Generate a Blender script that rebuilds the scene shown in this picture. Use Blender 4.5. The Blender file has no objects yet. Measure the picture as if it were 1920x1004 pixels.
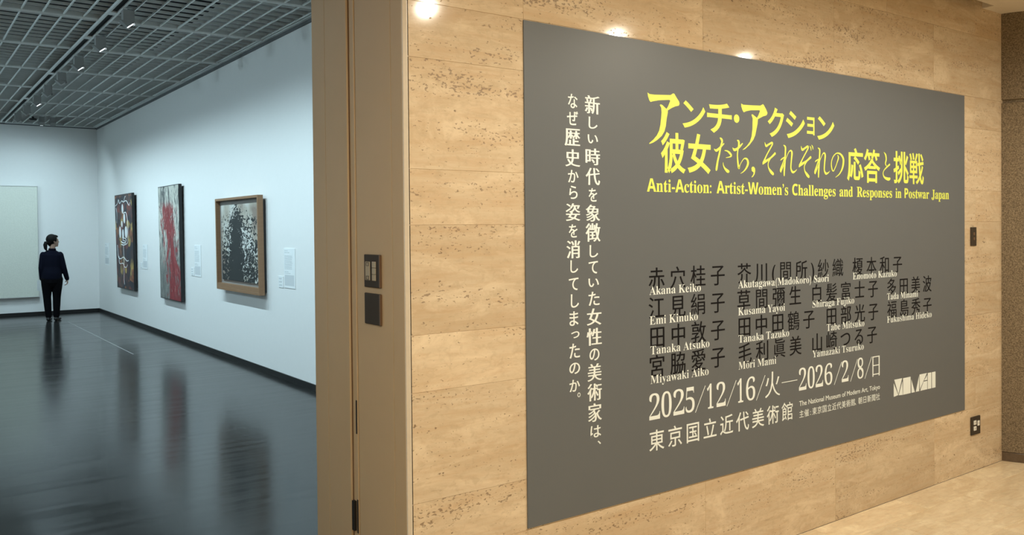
import bpy, bmesh, math, random
from mathutils import Vector, Matrix, noise as mnoise

S = bpy.context.scene
COL = S.collection

# ---------------------------------------------------------------- camera, world, exposure
CAM_F, CAM_YAW, CAM_PITCH, CAM_ROLL = 1592.22, 0.938610, 0.0144839, -0.00910464
CAM_LOC = Vector((0.0, -2.69174, 1.62))
cam_data = bpy.data.cameras.new('camera')
cam_data.sensor_fit = 'HORIZONTAL'
cam_data.sensor_width = 36.0
cam_data.lens = CAM_F / 1920.0 * 36.0
cam_data.shift_y = -51.0874 / 1920.0
cam_data.clip_start = 0.05
cam = bpy.data.objects.new('camera', cam_data)
COL.objects.link(cam)
_f = Vector((math.cos(CAM_YAW) * math.cos(CAM_PITCH), math.sin(CAM_YAW) * math.cos(CAM_PITCH), -math.sin(CAM_PITCH)))
_r = Vector((math.sin(CAM_YAW), -math.cos(CAM_YAW), 0.0))
_u = _r.cross(_f)
_r2 = _r * math.cos(CAM_ROLL) + _u * math.sin(CAM_ROLL)
_u2 = -_r * math.sin(CAM_ROLL) + _u * math.cos(CAM_ROLL)
M4 = Matrix(((_r2.x, _u2.x, -_f.x, CAM_LOC.x), (_r2.y, _u2.y, -_f.y, CAM_LOC.y), (_r2.z, _u2.z, -_f.z, CAM_LOC.z), (0, 0, 0, 1)))
cam.matrix_world = M4
S.camera = cam

world = bpy.data.worlds.new('world')
S.world = world
world.use_nodes = True
world.node_tree.nodes['Background'].inputs[0].default_value = (0.8, 0.9, 1.0, 1)
world.node_tree.nodes['Background'].inputs[1].default_value = 0.02
S.view_settings.view_transform = 'Standard'
S.view_settings.look = 'None'
S.view_settings.gamma = 1.0
S.view_settings.exposure = 0.0
S.view_settings.use_curve_mapping = False

# lamp strengths (the lamps themselves are built with their fixtures below)
WARM = (1.0, 0.92, 0.75)
COOL = (0.66, 0.90, 1.0)
DOWNLIGHT_W = 109.0
SPOT_W = 126.0
BACK_SPOT_W = 50.0


# ---------------------------------------------------------------- helpers
def tag(o, label=None, cat=None, group=None, kind=None):
    if label: o['label'] = label
    if cat: o['category'] = cat
    if group: o['group'] = group
    if kind: o['kind'] = kind
    return o


def empty(name, loc=(0, 0, 0), rz=0.0):
    o = bpy.data.objects.new(name, None)
    o.empty_display_size = 0.1
    o.location = loc
    o.rotation_euler = (0, 0, rz)
    COL.objects.link(o)
    return o


def link_mesh(name, me, material=None, parent=None, smooth=False):
    o = bpy.data.objects.new(name, me)
    COL.objects.link(o)
    if material is not None:
        for m in (material if isinstance(material, (list, tuple)) else [material]):
            me.materials.append(m)
    if parent is not None:
        o.parent = parent
    if smooth:
        me.polygons.foreach_set('use_smooth', [True] * len(me.polygons))
    return o


class MB:
    """collects geometry for ONE mesh object"""

    def __init__(self):
        self.bm = bmesh.new()

    def box(self, x0, x1, y0, y1, z0, z1, bevel=0.0, mi=0):
        r = bmesh.ops.create_cube(self.bm, size=1.0)
        vs = r['verts']
        for v in vs:
            v.co = Vector(((x0 + x1) / 2 + v.co.x * (x1 - x0), (y0 + y1) / 2 + v.co.y * (y1 - y0), (z0 + z1) / 2 + v.co.z * (z1 - z0)))
        fs = {f for v in vs for f in v.link_faces}
        for f in fs: f.material_index = mi
        if bevel > 0:
            es = list({e for v in vs for e in v.link_edges})
            bmesh.ops.bevel(self.bm, geom=es, offset=bevel, segments=2, affect='EDGES', profile=0.5)
        return self

    def prism(self, pts, axis, a, b, bevel=0.0):
        """polygon pts in the plane perpendicular to axis, extruded from a to b"""
        def mk(p, t):
            if axis == 'x': return (t, p[0], p[1])
            if axis == 'y': return (p[0], t, p[1])
            return (p[0], p[1], t)
        lo = [self.bm.verts.new(mk(p, a)) for p in pts]
        hi = [self.bm.verts.new(mk(p, b)) for p in pts]
        n = len(pts)
        fs = [self.bm.faces.new(lo), self.bm.faces.new(hi[::-1])]
        for i in range(n):
            fs.append(self.bm.faces.new((lo[i], hi[i], hi[(i + 1) % n], lo[(i + 1) % n])))
        bmesh.ops.recalc_face_normals(self.bm, faces=fs)
        if bevel > 0:
            es = list({e for f in fs for e in f.edges})
            bmesh.ops.bevel(self.bm, geom=es, offset=bevel, segments=2, affect='EDGES', profile=0.5)
        return self

    def lathe(self, prof, cx, cy, seg=48, a0=0.0, a1=2 * math.pi):
        full = abs(a1 - a0 - 2 * math.pi) < 1e-6
        n = seg if full else seg + 1
        rings = []
        for (r, z) in prof:
            rings.append([self.bm.verts.new((cx + r * math.cos(a0 + (a1 - a0) * k / seg), cy + r * math.sin(a0 + (a1 - a0) * k / seg), z)) for k in range(n)])
        fs = []
        for i in range(len(rings) - 1):
            for k in range(seg):
                k2 = (k + 1) % n
                fs.append(self.bm.faces.new((rings[i][k], rings[i][k2], rings[i + 1][k2], rings[i + 1][k])))
        if full:
            fs.append(self.bm.faces.new(rings[0][::-1]))
            fs.append(self.bm.faces.new(rings[-1]))
        bmesh.ops.recalc_face_normals(self.bm, faces=fs)
        return self

    def tube(self, pts, radii, seg=14, axis_hint=None):
        """closed tapered tube through pts; radii are r or (rx, ry) with rx along axis_hint"""
        P = [Vector(p) for p in pts]
        n = len(P)
        R_ = [(r, r) if not isinstance(r, (tuple, list)) else r for r in radii]
        rings = []
        hint = Vector(axis_hint) if axis_hint else None
        for i in range(n):
            t = (P[min(i + 1, n - 1)] - P[max(i - 1, 0)]).normalized()
            h = hint if hint is not None else (Vector((1, 0, 0)) if abs(t.x) < 0.8 else Vector((0, 1, 0)))
            a = (h - t * h.dot(t)).normalized()
            b = t.cross(a)
            caps = []
            if i == 0: caps = [(-0.95, 0.3), (-0.7, 0.7)]
            seq = caps + [(0.0, 1.0)]
            if i == n - 1: seq = [(0.0, 1.0), (0.7, 0.7), (0.95, 0.3)]
            for (off, sc) in seq:
                c = P[i] + t * off * min(R_[i])
                rings.append([self.bm.verts.new(c + a * math.cos(2 * math.pi * k / seg) * R_[i][0] * sc + b * math.sin(2 * math.pi * k / seg) * R_[i][1] * sc) for k in range(seg)])
        fs = []
        for i in range(len(rings) - 1):
            for k in range(seg):
                fs.append(self.bm.faces.new((rings[i][k], rings[i][(k + 1) % seg], rings[i + 1][(k + 1) % seg], rings[i + 1][k])))
        fs.append(self.bm.faces.new(rings[0][::-1]))
        fs.append(self.bm.faces.new(rings[-1]))
        bmesh.ops.recalc_face_normals(self.bm, faces=fs)
        return self

    def ball(self, c, r, seg=20, rot=None):
        m = Matrix.Translation(c) @ (rot.to_4x4() if rot is not None else Matrix.Identity(4)) @ Matrix.Diagonal((r[0], r[1], r[2], 1)) if isinstance(r, (tuple, list)) else Matrix.Translation(c) @ Matrix.Scale(r, 4)
        bmesh.ops.create_uvsphere(self.bm, u_segments=seg, v_segments=seg // 2 + 2, radius=1.0, matrix=m)
        return self

    def build(self, name, material=None, parent=None, smooth=False):
        me = bpy.data.meshes.new(name)
        self.bm.to_mesh(me)
        self.bm.free()
        return link_mesh(name, me, material, parent, smooth)


def remesh(o, voxel, smooth_iter=4, factor=0.5):
    """one continuous surface out of overlapping closed volumes"""
    m = o.modifiers.new('remesh', 'REMESH')
    m.mode = 'VOXEL'
    m.voxel_size = voxel
    if smooth_iter:
        sm = o.modifiers.new('smooth', 'SMOOTH')
        sm.iterations = smooth_iter
        sm.factor = factor
    bpy.context.view_layer.update()
    dg = bpy.context.evaluated_depsgraph_get()
    me = bpy.data.meshes.new_from_object(o.evaluated_get(dg))
    old = o.data
    mats = [s for s in old.materials]
    o.modifiers.clear()
    o.data = me
    me.materials.clear()
    for mt in mats: me.materials.append(mt)
    me.polygons.foreach_set('use_smooth', [True] * len(me.polygons))
    bpy.data.meshes.remove(old)
    return o


# ---------------------------------------------------------------- materials
class NT:
    def __init__(self, name):
        self.m = bpy.data.materials.new(name)
        self.m.use_nodes = True
        self.t = self.m.node_tree
        self.b = self.t.nodes['Principled BSDF']

    def n(self, typ, **kw):
        nd = self.t.nodes.new(typ)
        for k, v in kw.items():
            setattr(nd, k, v)
        return nd

    def l(self, a, b): self.t.links.new(a, b)

    def val(self, sock, v):
        if hasattr(v, 'links') or hasattr(v, 'is_linked'): self.l(v, sock)
        else: sock.default_value = v

    def math(self, op, a, b=0.0, c=None, clamp=False):
        nd = self.n('ShaderNodeMath', operation=op, use_clamp=clamp)
        self.val(nd.inputs[0], a); self.val(nd.inputs[1], b)
        if c is not None: self.val(nd.inputs[2], c)
        return nd.outputs[0]

    def objco(self, scale=(1, 1, 1), loc=(0, 0, 0), add=None):
        tc = self.n('ShaderNodeTexCoord')
        src = tc.outputs['Object']
        if add is not None:
            va = self.n('ShaderNodeVectorMath', operation='ADD')
            self.l(src, va.inputs[0]); self.l(add, va.inputs[1])
            src = va.outputs[0]
        mp = self.n('ShaderNodeMapping')
        mp.inputs['Scale'].default_value = scale
        mp.inputs['Location'].default_value = loc
        self.l(src, mp.inputs['Vector'])
        return mp.outputs[0]

    def noise(self, vec, scale, detail=4.0, rough=0.55, dist=0.0):
        nd = self.n('ShaderNodeTexNoise')
        self.l(vec, nd.inputs['Vector'])
        nd.inputs['Scale'].default_value = scale
        nd.inputs['Detail'].default_value = detail
        nd.inputs['Roughness'].default_value = rough
        nd.inputs['Distortion'].default_value = dist
        return nd.outputs[0]

    def ramp(self, fac, stops, interp='LINEAR'):
        nd = self.n('ShaderNodeValToRGB')
        nd.color_ramp.interpolation = interp
        els = nd.color_ramp.elements
        while len(els) < len(stops): els.new(0.5)
        for e, (p, c) in zip(els, stops):
            e.position = p
            e.color = (c[0], c[1], c[2], 1) if not isinstance(c, (int, float)) else (c, c, c, 1)
        self.l(fac, nd.inputs[0])
        return nd.outputs[0]

    def mix(self, fac, a, b, blend='MIX'):
        nd = self.n('ShaderNodeMix', data_type='RGBA', blend_type=blend)
        self.val(nd.inputs[0], fac)
        for s, v in ((nd.inputs[6], a), (nd.inputs[7], b)):
            if isinstance(v, tuple): s.default_value = (v[0], v[1], v[2], 1)
            else: self.l(v, s)
        return nd.outputs[2]

    def bump(self, h, strength, dist=0.002):
        nd = self.n('ShaderNodeBump')
        nd.inputs['Strength'].default_value = strength
        nd.inputs['Distance'].default_value = dist
        self.l(h, nd.inputs['Height'])
        self.l(nd.outputs[0], self.b.inputs['Normal'])

    def set(self, color=None, rough=None, **kw):
        if color is not None:
            if isinstance(color, tuple): self.b.inputs['Base Color'].default_value = (color[0], color[1], color[2], 1)
            else: self.l(color, self.b.inputs['Base Color'])
        if rough is not None: self.val(self.b.inputs['Roughness'], rough)
        for k, v in kw.items(): self.val(self.b.inputs[k], v)
        return self


def plain(name, color, rough=0.5, metallic=0.0, grain=0.0, scale=60.0, spec=0.5):
    t = NT(name)
    t.set(color, rough, Metallic=metallic)
    t.b.inputs['Specular IOR Level'].default_value = spec
    if grain > 0:
        nz = t.noise(t.objco(), scale, 3)
        c = t.mix(nz, tuple(max(0, v * (1 - grain)) for v in color), tuple(min(1, v * (1 + grain)) for v in color))
        t.l(c, t.b.inputs['Base Color'])
    return t.m


def emitter(name, color, strength):
    t = NT(name)
    t.set((0.8, 0.8, 0.8), 0.4)
    t.b.inputs['Emission Color'].default_value = (color[0], color[1], color[2], 1)
    t.b.inputs['Emission Strength'].default_value = strength
    return t.m


def travertine(name, light, dark, band, rough, pits=True):
    """band: per-axis stretch of the sediment layers (small = long)"""
    t = NT(name)
    at = t.n('ShaderNodeAttribute', attribute_name='slab')
    sc = t.n('ShaderNodeVectorMath', operation='SCALE')
    t.l(at.outputs['Color'], sc.inputs[0]); sc.inputs['Scale'].default_value = 37.0
    off = sc.outputs[0]
    layers = t.noise(t.objco(band, add=off), 1.5, 7, 0.62, 0.45)
    fine = t.noise(t.objco(tuple(b * 2.3 for b in band), add=off), 4.0, 6, 0.65, 0.3)
    cloud = t.noise(t.objco(tuple(math.sqrt(b) for b in band), add=off), 3.4, 6, 0.66, 0.8)
    spot = t.noise(t.objco((1, 1.2, 1.4), loc=(2, 6, 4), add=off), 26.0, 5, 0.6, 0.6)
    base = t.ramp(layers, [(0.30, dark), (0.50, tuple((a + b) / 2 for a, b in zip(light, dark))), (0.66, light)])
    base = t.mix(t.ramp(fine, [(0.42, 0.0), (0.70, 0.55)]), base, (dark[0] * 0.96, dark[1] * 0.84, dark[2] * 0.76))
    base = t.mix(t.ramp(cloud, [(0.50, 0.0), (0.66, 0.75)]), base, tuple(min(1, c * 1.14) for c in light))
    base = t.mix(t.ramp(spot, [(0.50, 0.0), (0.68, 0.42)]), base, tuple(c * 0.84 for c in dark))
    sepc = t.n('ShaderNodeSeparateColor'); t.l(at.outputs['Color'], sepc.inputs[0])
    tone = t.math('MULTIPLY_ADD', sepc.outputs[1], 0.14, 0.95)
    sc2 = t.n('ShaderNodeVectorMath', operation='SCALE')
    t.l(base, sc2.inputs[0]); t.l(tone, sc2.inputs['Scale'])
    col = sc2.outputs[0]
    if pits:
        zone = t.noise(t.objco((0.7, 4.0, 7.5), loc=(3, 7, 1), add=off), 1.5, 4, 0.6, 0.3)
        pn = t.noise(t.objco((0.62, 0.9, 1.15), add=off), 105.0, 2.0, 0.5, 0.3)
        small = t.ramp(t.math('ADD', pn, t.math('MULTIPLY', t.math('SUBTRACT', zone, 0.5), 0.62)), [(0.665, 0.0), (0.715, 1.0)])
        few = t.ramp(t.noise(t.objco((0.6, 0.8, 1.05), loc=(5, 2, 9), add=off), 46.0, 2.0, 0.5, 0.3), [(0.725, 0.0), (0.755, 1.0)])
        vein = t.ramp(t.noise(t.objco((1.1, 3.0, 4.2), loc=(1, 8, 3), add=off), 10.0, 4, 0.7, 1.4), [(0.66, 0.0), (0.74, 0.35)])
        pit = t.math('MAXIMUM', t.math('MULTIPLY', small, 0.85), few, clamp=True)
        col = t.mix(vein, col, tuple(c * 0.5 for c in dark))
        col = t.mix(t.math('MULTIPLY', pit, 0.74), col, (dark[0] * 0.26, dark[1] * 0.20, dark[2] * 0.16))
        t.l(t.math('MULTIPLY_ADD', pit, 0.5, rough), t.b.inputs['Roughness'])
        t.bump(t.math('SUBTRACT', 1.0, pit), 0.45, 0.003)
    else:
        t.set(rough=rough)
    t.set(col)
    return t.m


m_trav = travertine('travertine_wall', (0.66, 0.545, 0.39), (0.56, 0.43, 0.28), (0.55, 3.0, 5.2), 0.075)
m_trav.node_tree.nodes['Principled BSDF'].inputs['Specular IOR Level'].default_value = 0.35
m_trav_floor = travertine('travertine_floor', (0.90, 0.76, 0.54), (0.71, 0.56, 0.36), (0.9, 4.5, 4.5), 0.30, pits=False)
m_chamfer = plain('lit_stone_edge', (0.80, 0.70, 0.56), 0.25, grain=0.06)  # paler than the wall stone: the light on the edge is in the colour
m_grout = plain('stone_joint', (0.30, 0.22, 0.14), 0.9)
m_plaster = plain('corridor_plaster', (0.74, 0.67, 0.57), 0.8, grain=0.04)
m_white = plain('gallery_white_paint', (0.80, 0.80, 0.79), 0.75, grain=0.015, scale=18)
m_dark_void = plain('plenum_paint', (0.012, 0.013, 0.014), 0.9)
m_louver = plain('louver_grey_paint', (0.60, 0.63, 0.62), 0.55, grain=0.05)
m_louver_edge = plain('louver_edge_grey', (0.80, 0.83, 0.82), 0.5)  # bar edges coloured paler than the blades for the light they catch
m_gap = plain('shadow_gap_grey', (0.12, 0.125, 0.13), 0.8)
m_black = plain('black_skirting', (0.006, 0.006, 0.006), 0.5)
m_jamb = plain('beige_painted_steel', (0.53, 0.39, 0.235), 0.5, grain=0.03, scale=9)
m_jamb_groove = plain('brown_seal_strip', (0.16, 0.095, 0.05), 0.6)
m_slot = plain('dark_slot', (0.012, 0.009, 0.007), 0.6)
m_switch = plain('dark_bronze_plate', (0.045, 0.034, 0.024), 0.55, spec=0.25)
m_switch_side = plain('bronze_edge', (0.16, 0.095, 0.055), 0.35, metallic=0.3)
m_key = plain('pale_switch_key', (0.42, 0.36, 0.26), 0.45)
m_keyline = plain('key_outline', (0.10, 0.08, 0.06), 0.5)
m_socket = plain('ivory_socket', (0.85, 0.85, 0.80), 0.35)
m_poster = plain('grey_vinyl', (0.130, 0.143, 0.156), 0.36, grain=0.015, scale=5, spec=0.25)
m_yellow = plain('yellow_ink', (0.78, 0.86, 0.13), 0.45)
m_whiteink = plain('white_ink', (0.86, 0.93, 0.93), 0.45)
m_blackink = plain('black_ink', (0.004, 0.004, 0.006), 0.6, spec=0.15)
m_track = plain('track_grey', (0.75, 0.77, 0.76), 0.45)
m_fixture = plain('fixture_grey', (0.26, 0.265, 0.26), 0.5)
m_lens = emitter('lamp_lens', (0.85, 0.95, 1.0), 5.0)
m_warm_lens = emitter('downlight_lens', (1.0, 0.90, 0.72), 25.0)
m_paper = plain('label_card', (0.82, 0.85, 0.86), 0.7)
m_print = plain('label_print', (0.42, 0.45, 0.47), 0.8)
m_print_block = plain('label_tint', (0.60, 0.63, 0.65), 0.8)
m_black_frame = plain('black_frame', (0.010, 0.010, 0.011), 0.45)
m_wood = NT('oak_frame')
_v = m_wood.objco((1, 1, 12))
m_wood.set(m_wood.mix(m_wood.noise(_v, 9, 5), (0.22, 0.115, 0.058), (0.33, 0.19, 0.10)), 0.45)
m_wood = m_wood.m
m_mat = plain('taupe_mount', (0.27, 0.25, 0.235), 0.8)
m_tape = plain('pale_tape', (0.30, 0.31, 0.30), 0.6)

# bush-hammered granite
_t = NT('hammered_granite')
_n = _t.noise(_t.objco(), 120, 4, 0.7)
_n2 = _t.noise(_t.objco((1, 1, 0.5)), 34, 3, 0.6)
_t.set(_t.mix(_t.ramp(_n, [(0.35, 0.0), (0.68, 1.0)]), (0.12, 0.086, 0.052), (0.40, 0.315, 0.205)), 0.9)
_t.bump(_t.math('ADD', _n, _t.math('MULTIPLY', _n2, 0.8)), 0.9, 0.012)
m_granite = _t.m
_t = NT('polished_granite')
_n = _t.noise(_t.objco(), 90, 4, 0.7)
_t.set(_t.mix(_n, (0.05, 0.032, 0.018), (0.17, 0.115, 0.07)), 0.3)
m_granite_dark = _t.m

# dark strip floor
_t = NT('dark_strip_floor')
_br = _t.n('ShaderNodeTexBrick')
_br.offset = 0.37; _br.offset_frequency = 2
_t.l(_t.objco(), _br.inputs['Vector'])
_br.inputs['Color1'].default_value = (0.010, 0.0095, 0.009, 1)
_br.inputs['Color2'].default_value = (0.027, 0.026, 0.0245, 1)
_br.inputs['Mortar'].default_value = (0.006, 0.006, 0.006, 1)
_br.inputs['Scale'].default_value = 1.0
_br.inputs['Brick Width'].default_value = 0.90
_br.inputs['Row Height'].default_value = 0.072
_br.inputs['Mortar Size'].default_value = 0.0016
_br.inputs['Mortar Smooth'].default_value = 0.3
_br.inputs['Bias'].default_value = -0.1
_gr = _t.noise(_t.objco((1.2, 26, 1)), 5, 5, 0.6)
_t.set(_t.mix(_t.math('MULTIPLY', _gr, 0.6), _br.outputs['Color'], (0.012, 0.012, 0.012)))
_bw = _t.n('ShaderNodeRGBToBW'); _t.l(_br.outputs['Color'], _bw.inputs[0])
_t.l(_t.math('ADD', _t.math('MULTIPLY_ADD', _bw.outputs[0], 2.4, 0.105), _t.math('MULTIPLY', _t.noise(_t.objco((1, 5, 1)), 2.5, 4), 0.06)), _t.b.inputs['Roughness'])
_t.bump(_t.math('ADD', _br.outputs['Fac'], _t.math('MULTIPLY', _bw.outputs[0], -18.0)), 0.10, 0.002)
_t.b.inputs['IOR'].default_value = 1.30
m_floor = _t.m


# ---------------------------------------------------------------- setting: corridor
def slab_mesh(name, rects, plane, material, joint=0.0010, depth=0.0018, extra=None):
    """stone slabs with fine open joints; rects are (u0,u1,v0,v1) in the facing plane"""
    rnd = random.Random(11)
    bm = bmesh.new()
    lay = bm.loops.layers.float_color.new('slab')

    def P(u, v, d):
        return (u, d, v) if plane == 'wall' else (u, v, -d)
    for (u0, u1, v0, v1) in rects:
        a, b, c, d = u0 + joint, u1 - joint, v0 + joint, v1 - joint
        o = [bm.verts.new(P(u, v, depth)) for u, v in ((u0, v0), (u1, v0), (u1, v1), (u0, v1))]
        i = [bm.verts.new(P(u, v, 0.0)) for u, v in ((a, c), (b, c), (b, d), (a, d))]
        fs = [bm.faces.new(i)] + [bm.faces.new((o[k], o[(k + 1) % 4], i[(k + 1) % 4], i[k])) for k in range(4)]
        cc = (rnd.random(), rnd.random(), rnd.random(), 1)
        for f in fs:
            for lp in f.loops: lp[lay] = cc
    if extra: extra(bm, lay)
    if plane != 'wall':
        pass
    me = bpy.data.meshes.new(name)
    bm.normal_update()
    bm.to_mesh(me); bm.free()
    return tag(link_mesh(name, me, material), kind='structure')


X0 = 1.512
XE = 6.60
ZJ = [0.0, 0.412, 0.617, 1.022, 1.232, 1.634, 1.838, 2.243, 2.447, 2.85, 3.055, 3.26]


def wall_rects(xa, xb, phase):
    out = []
    for i in range(len(ZJ) - 1):
        xs = [xa]
        ph = phase if (ZJ[i + 1] - ZJ[i]) > 0.3 else phase - 0.53
        k = ph
        while k < xb - 0.05:
            if k > xa + 0.05: xs.append(k)
            k += 1.056
        xs.append(xb)
        for a, b in zip(xs[:-1], xs[1:]): out.append((a, b, ZJ[i], ZJ[i + 1]))
    return out


def wall_back(bm, lay):
    def bx(x0, x1, y0, y1, z0, z1):
        r = bmesh.ops.create_cube(bm, size=1.0)
        for v in r['verts']:
            v.co = Vector(((x0 + x1) / 2 + v.co.x * (x1 - x0), (y0 + y1) / 2 + v.co.y * (y1 - y0), (z0 + z1) / 2 + v.co.z * (z1 - z0)))
    bx(X0 + 0.004, XE, 0.0022, 0.80, 0, 3.26)


w = slab_mesh('wall_front', wall_rects(X0, XE, 2.037 - 1.056 * 2), 'wall', m_trav, extra=wall_back)
# piece of the same wall beyond the opening, and the lintel across it
MB().box(-6.0, -2.6, 0.0, 0.80, 0, 3.26).build('wall_front_left', m_plaster)['kind'] = 'structure'
MB().box(-2.6, X0, 0.02, 0.80, 2.95, 3.26).build('trim_lintel', m_jamb)['kind'] = 'structure'
# chamfered stone arris, coloured paler for the light on it, where the wall turns into the opening
MB().prism([(1.5005, 0.020), (1.5005, 0.012), (X0 - 0.0005, 0.0), (X0 + 0.0045, 0.0), (X0 + 0.0045, 0.020)], 'z', 0, 2.95).build('trim_arris', m_chamfer)['kind'] = 'structure'

# corridor floor: border strip along the wall, then running-bond tiles
tiles = []
k = -6.0 + (4.74 - int((4.74 + 6) / 0.804) * 0.804 + 6.0)
x = 4.74 - 0.804 * 13
while x < 9.5:
    tiles.append((x, x + 0.804, -0.203, 0.0)); x += 0.804
row, y = 0, -0.203
while y > -6.0:
    x = 4.335 - 0.804 * 13 + (0.402 if row % 2 else 0.0)
    while x < 9.5:
        tiles.append((x, x + 0.804, y - 0.405, y)); x += 0.804
    y -= 0.405; row += 1
slab_mesh('floor', tiles, 'floor', m_trav_floor, joint=0.0022, depth=0.005)
MB().box(-6.2, 10.2, -6.4, 0.0, -0.25, -0.0055).build('floor_bed', m_grout)['kind'] = 'structure'
# corridor ceiling with a narrow light slot along the stone wall
ce = MB()
ce.box(-6.2, 10.2, -6.4, -0.075, 3.041, 3.26)
ce.box(5.83, 10.2, -0.075, 0.0, 3.041, 3.26)
ce.box(-6.2, 5.83, -0.075, 0.0, 3.20, 3.26)
ce.build('ceiling', m_plaster)['kind'] = 'structure'
MB().box(-6.4, 10.4, -6.6, -6.4, 0, 3.26).build('wall_rear', m_plaster)['kind'] = 'structure'
MB().box(-6.4, -6.2, -6.4, 0.0, 0, 3.26).build('wall_left', m_plaster)['kind'] = 'structure'
MB().box(10.2, 10.4, -6.4, 0.8, 0, 3.26).build('wall_right', m_plaster)['kind'] = 'structure'
MB().box(XE, 10.2, 0.0, 0.80, 0, 3.26).build('wall_front_right', m_plaster)['kind'] = 'structure'

# engaged round granite column at the end of the wall
colm = tag(empty('column', (6.53, 0.10, 0)), 'rough brown hammered granite column at the right end of the stone wall', 'column')
cb = MB()
cb.lathe([(0.445, 0.066), (0.445, 2.434), (0.425, 2.440), (0.425, 2.454), (0.445, 2.460), (0.445, 3.20)], 0, 0, 72)
cb.build('column_shaft', m_granite, colm, smooth=False)
MB().lathe([(0.441, 0.0), (0.441, 0.058), (0.436, 0.066)], 0, 0, 72).build('column_plinth', m_granite_dark, colm)

# ---------------------------------------------------------------- setting: the opening's painted jamb
jamb = tag(empty('door_1', (1.5, 0, 0)), kind='structure')
JX0, JX1 = 0.0, 0.012


def jb(name, y0, y1, x0=0.0, z0=0.0, z1=2.95, m=None, bev=0.0015):
    MB().box(x0, JX1 + 0.004, y0, y1, z0, z1, bev).build(name, m or m_jamb, jamb)


jb('jamb_panel', 0.021, 0.104)
jb('jamb_groove', 0.1025, 0.1085, 0.006, m=m_jamb_groove, bev=0)
jb('jamb_panel', 0.107, 0.402)
jb('jamb_seal', 0.402, 0.408, 0.004, m=m_jamb_groove, bev=0)
jb('jamb_bead', 0.408, 0.421, -0.003)
jb('jamb_channel', 0.421, 0.468, 0.007, bev=0)
jb('jamb_seal', 0.468, 0.473, 0.004, m=m_jamb_groove, bev=0)
jb('jamb_bead', 0.473, 0.492, -0.004)
jb('jamb_panel', 0.492, 0.690)
jb('jamb_groove', 0.6880, 0.6945, 0.006, m=m_jamb_groove, bev=0)
jb('jamb_panel', 0.693, 0.825)
for (y0, y1, z0, z1) in ((0.411, 0.421, 0.80, 0.935), (0.409, 0.419, 0.40, 0.535), (0.446, 0.466, 0.40, 0.52)):
    MB().box(-0.0045, 0.010, y0, y1, z0, z1).build('pull_slot', m_slot, jamb)

# ---------------------------------------------------------------- setting: gallery
GX, GY, GZ = 3.426, 16.236, 3.738
MB().box(-6.0, GX, 0.0, GY, -0.25, 0.0).build('floor_gallery', m_floor)['kind'] = 'structure'
MB().box(GX, GX + 0.2, 0.80, GY + 0.2, 0.0, 4.7).build('wall_gallery_right', m_white)['kind'] = 'structure'
MB().box(-6.2, GX, GY, GY + 0.2, 0.0, 4.7).build('wall_gallery_back', m_white)['kind'] = 'structure'
MB().box(-6.2, -6.0, 0.0, GY, 0.0, 4.7).build('wall_gallery_left', m_white)['kind'] = 'structure'
g = MB()
g.box(-6.0, GX, 0.70, 0.80, 3.26, 4.7)
g.box(X0 + 0.02, GX, 0.8001, 0.83, 0.0, 3.26)
g.build('wall_gallery_front', m_white)['kind'] = 'structure'
MB().box(-6.0, GX, 0.70, GY, 4.5, 4.7).build('ceiling_plenum', m_dark_void)['kind'] = 'structure'
MB().box(GX - 0.012, GX, 0.83, GY, 0.0, 0.062).build('baseboard_right', m_black)['kind'] = 'structure'
MB().box(-6.0, GX - 0.012, GY - 0.012, GY, 0.0, 0.062).build('baseboard_back', m_black)['kind'] = 'structure'

# egg-crate louver ceiling: long blades along the room, short blades across, heavier bearers every nine cells
CELL = 0.178
BAY = 1.602
lv = MB()
x = 1.217 - CELL * 38
while x < GX - 0.03:
    lv.box(x - 0.0055, x + 0.0055, 0.85, GY - 0.03, GZ - 0.005, GZ + 0.012, mi=1); x += CELL
y = 6.55 - BAY * 3 - CELL * 4
j = 0
while y < GY - 0.04:
    k = round((y - (6.55 - BAY * 3)) / CELL)
    if k % 9 == 0:
        lv.box(-6.0, GX - 0.02, y - 0.005, y + 0.005, GZ - 0.002, GZ + 0.042)
        lv.box(-6.0, 1.700, y - 0.006, y + 0.006, GZ - 0.022, GZ - 0.002, mi=1)
        lv.box(1.810, GX - 0.052, y - 0.006, y + 0.006, GZ - 0.022, GZ - 0.002, mi=1)
    elif y < 14.9:
        lv.box(-6.0, GX - 0.02, y - 0.0035, y + 0.0035, GZ + 0.005, GZ + 0.033)
    else:
        lv.box(-6.0, 1.75, y - 0.0035, y + 0.0035, GZ + 0.005, GZ + 0.033)
        lv.box(2.82, GX - 0.02, y - 0.0035, y + 0.0035, GZ + 0.005, GZ + 0.033)
    y += CELL
lv.build('ceiling_louver', [m_louver, m_louver_edge])['kind'] = 'structure'
tr = MB()
tr.box(GX - 0.050, GX - 0.012, 0.83, GY - 0.02, GZ - 0.010, GZ + 0.03)
tr.box(-6.0, GX - 0.02, GY - 0.030, GY - 0.012, GZ - 0.008, GZ + 0.03)
tr.build('trim_louver_edge', m_louver_edge)['kind'] = 'structure'
tr = MB()
tr.box(GX - 0.013, GX - 0.0005, 0.83, GY - 0.0005, GZ - 0.045, GZ + 0.03)
tr.box(-6.0, GX - 0.013, GY - 0.012, GY - 0.0005, GZ - 0.035, GZ + 0.03)
tr.build('trim_shadow_gap', m_gap)['kind'] = 'structure'

# ---------------------------------------------------------------- lettering
_tc = bpy.data.curves.new('lettering_source', 'FONT')
_to = bpy.data.objects.new('lettering_source', _tc)
COL.objects.link(_to)
_cache = {}


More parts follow.
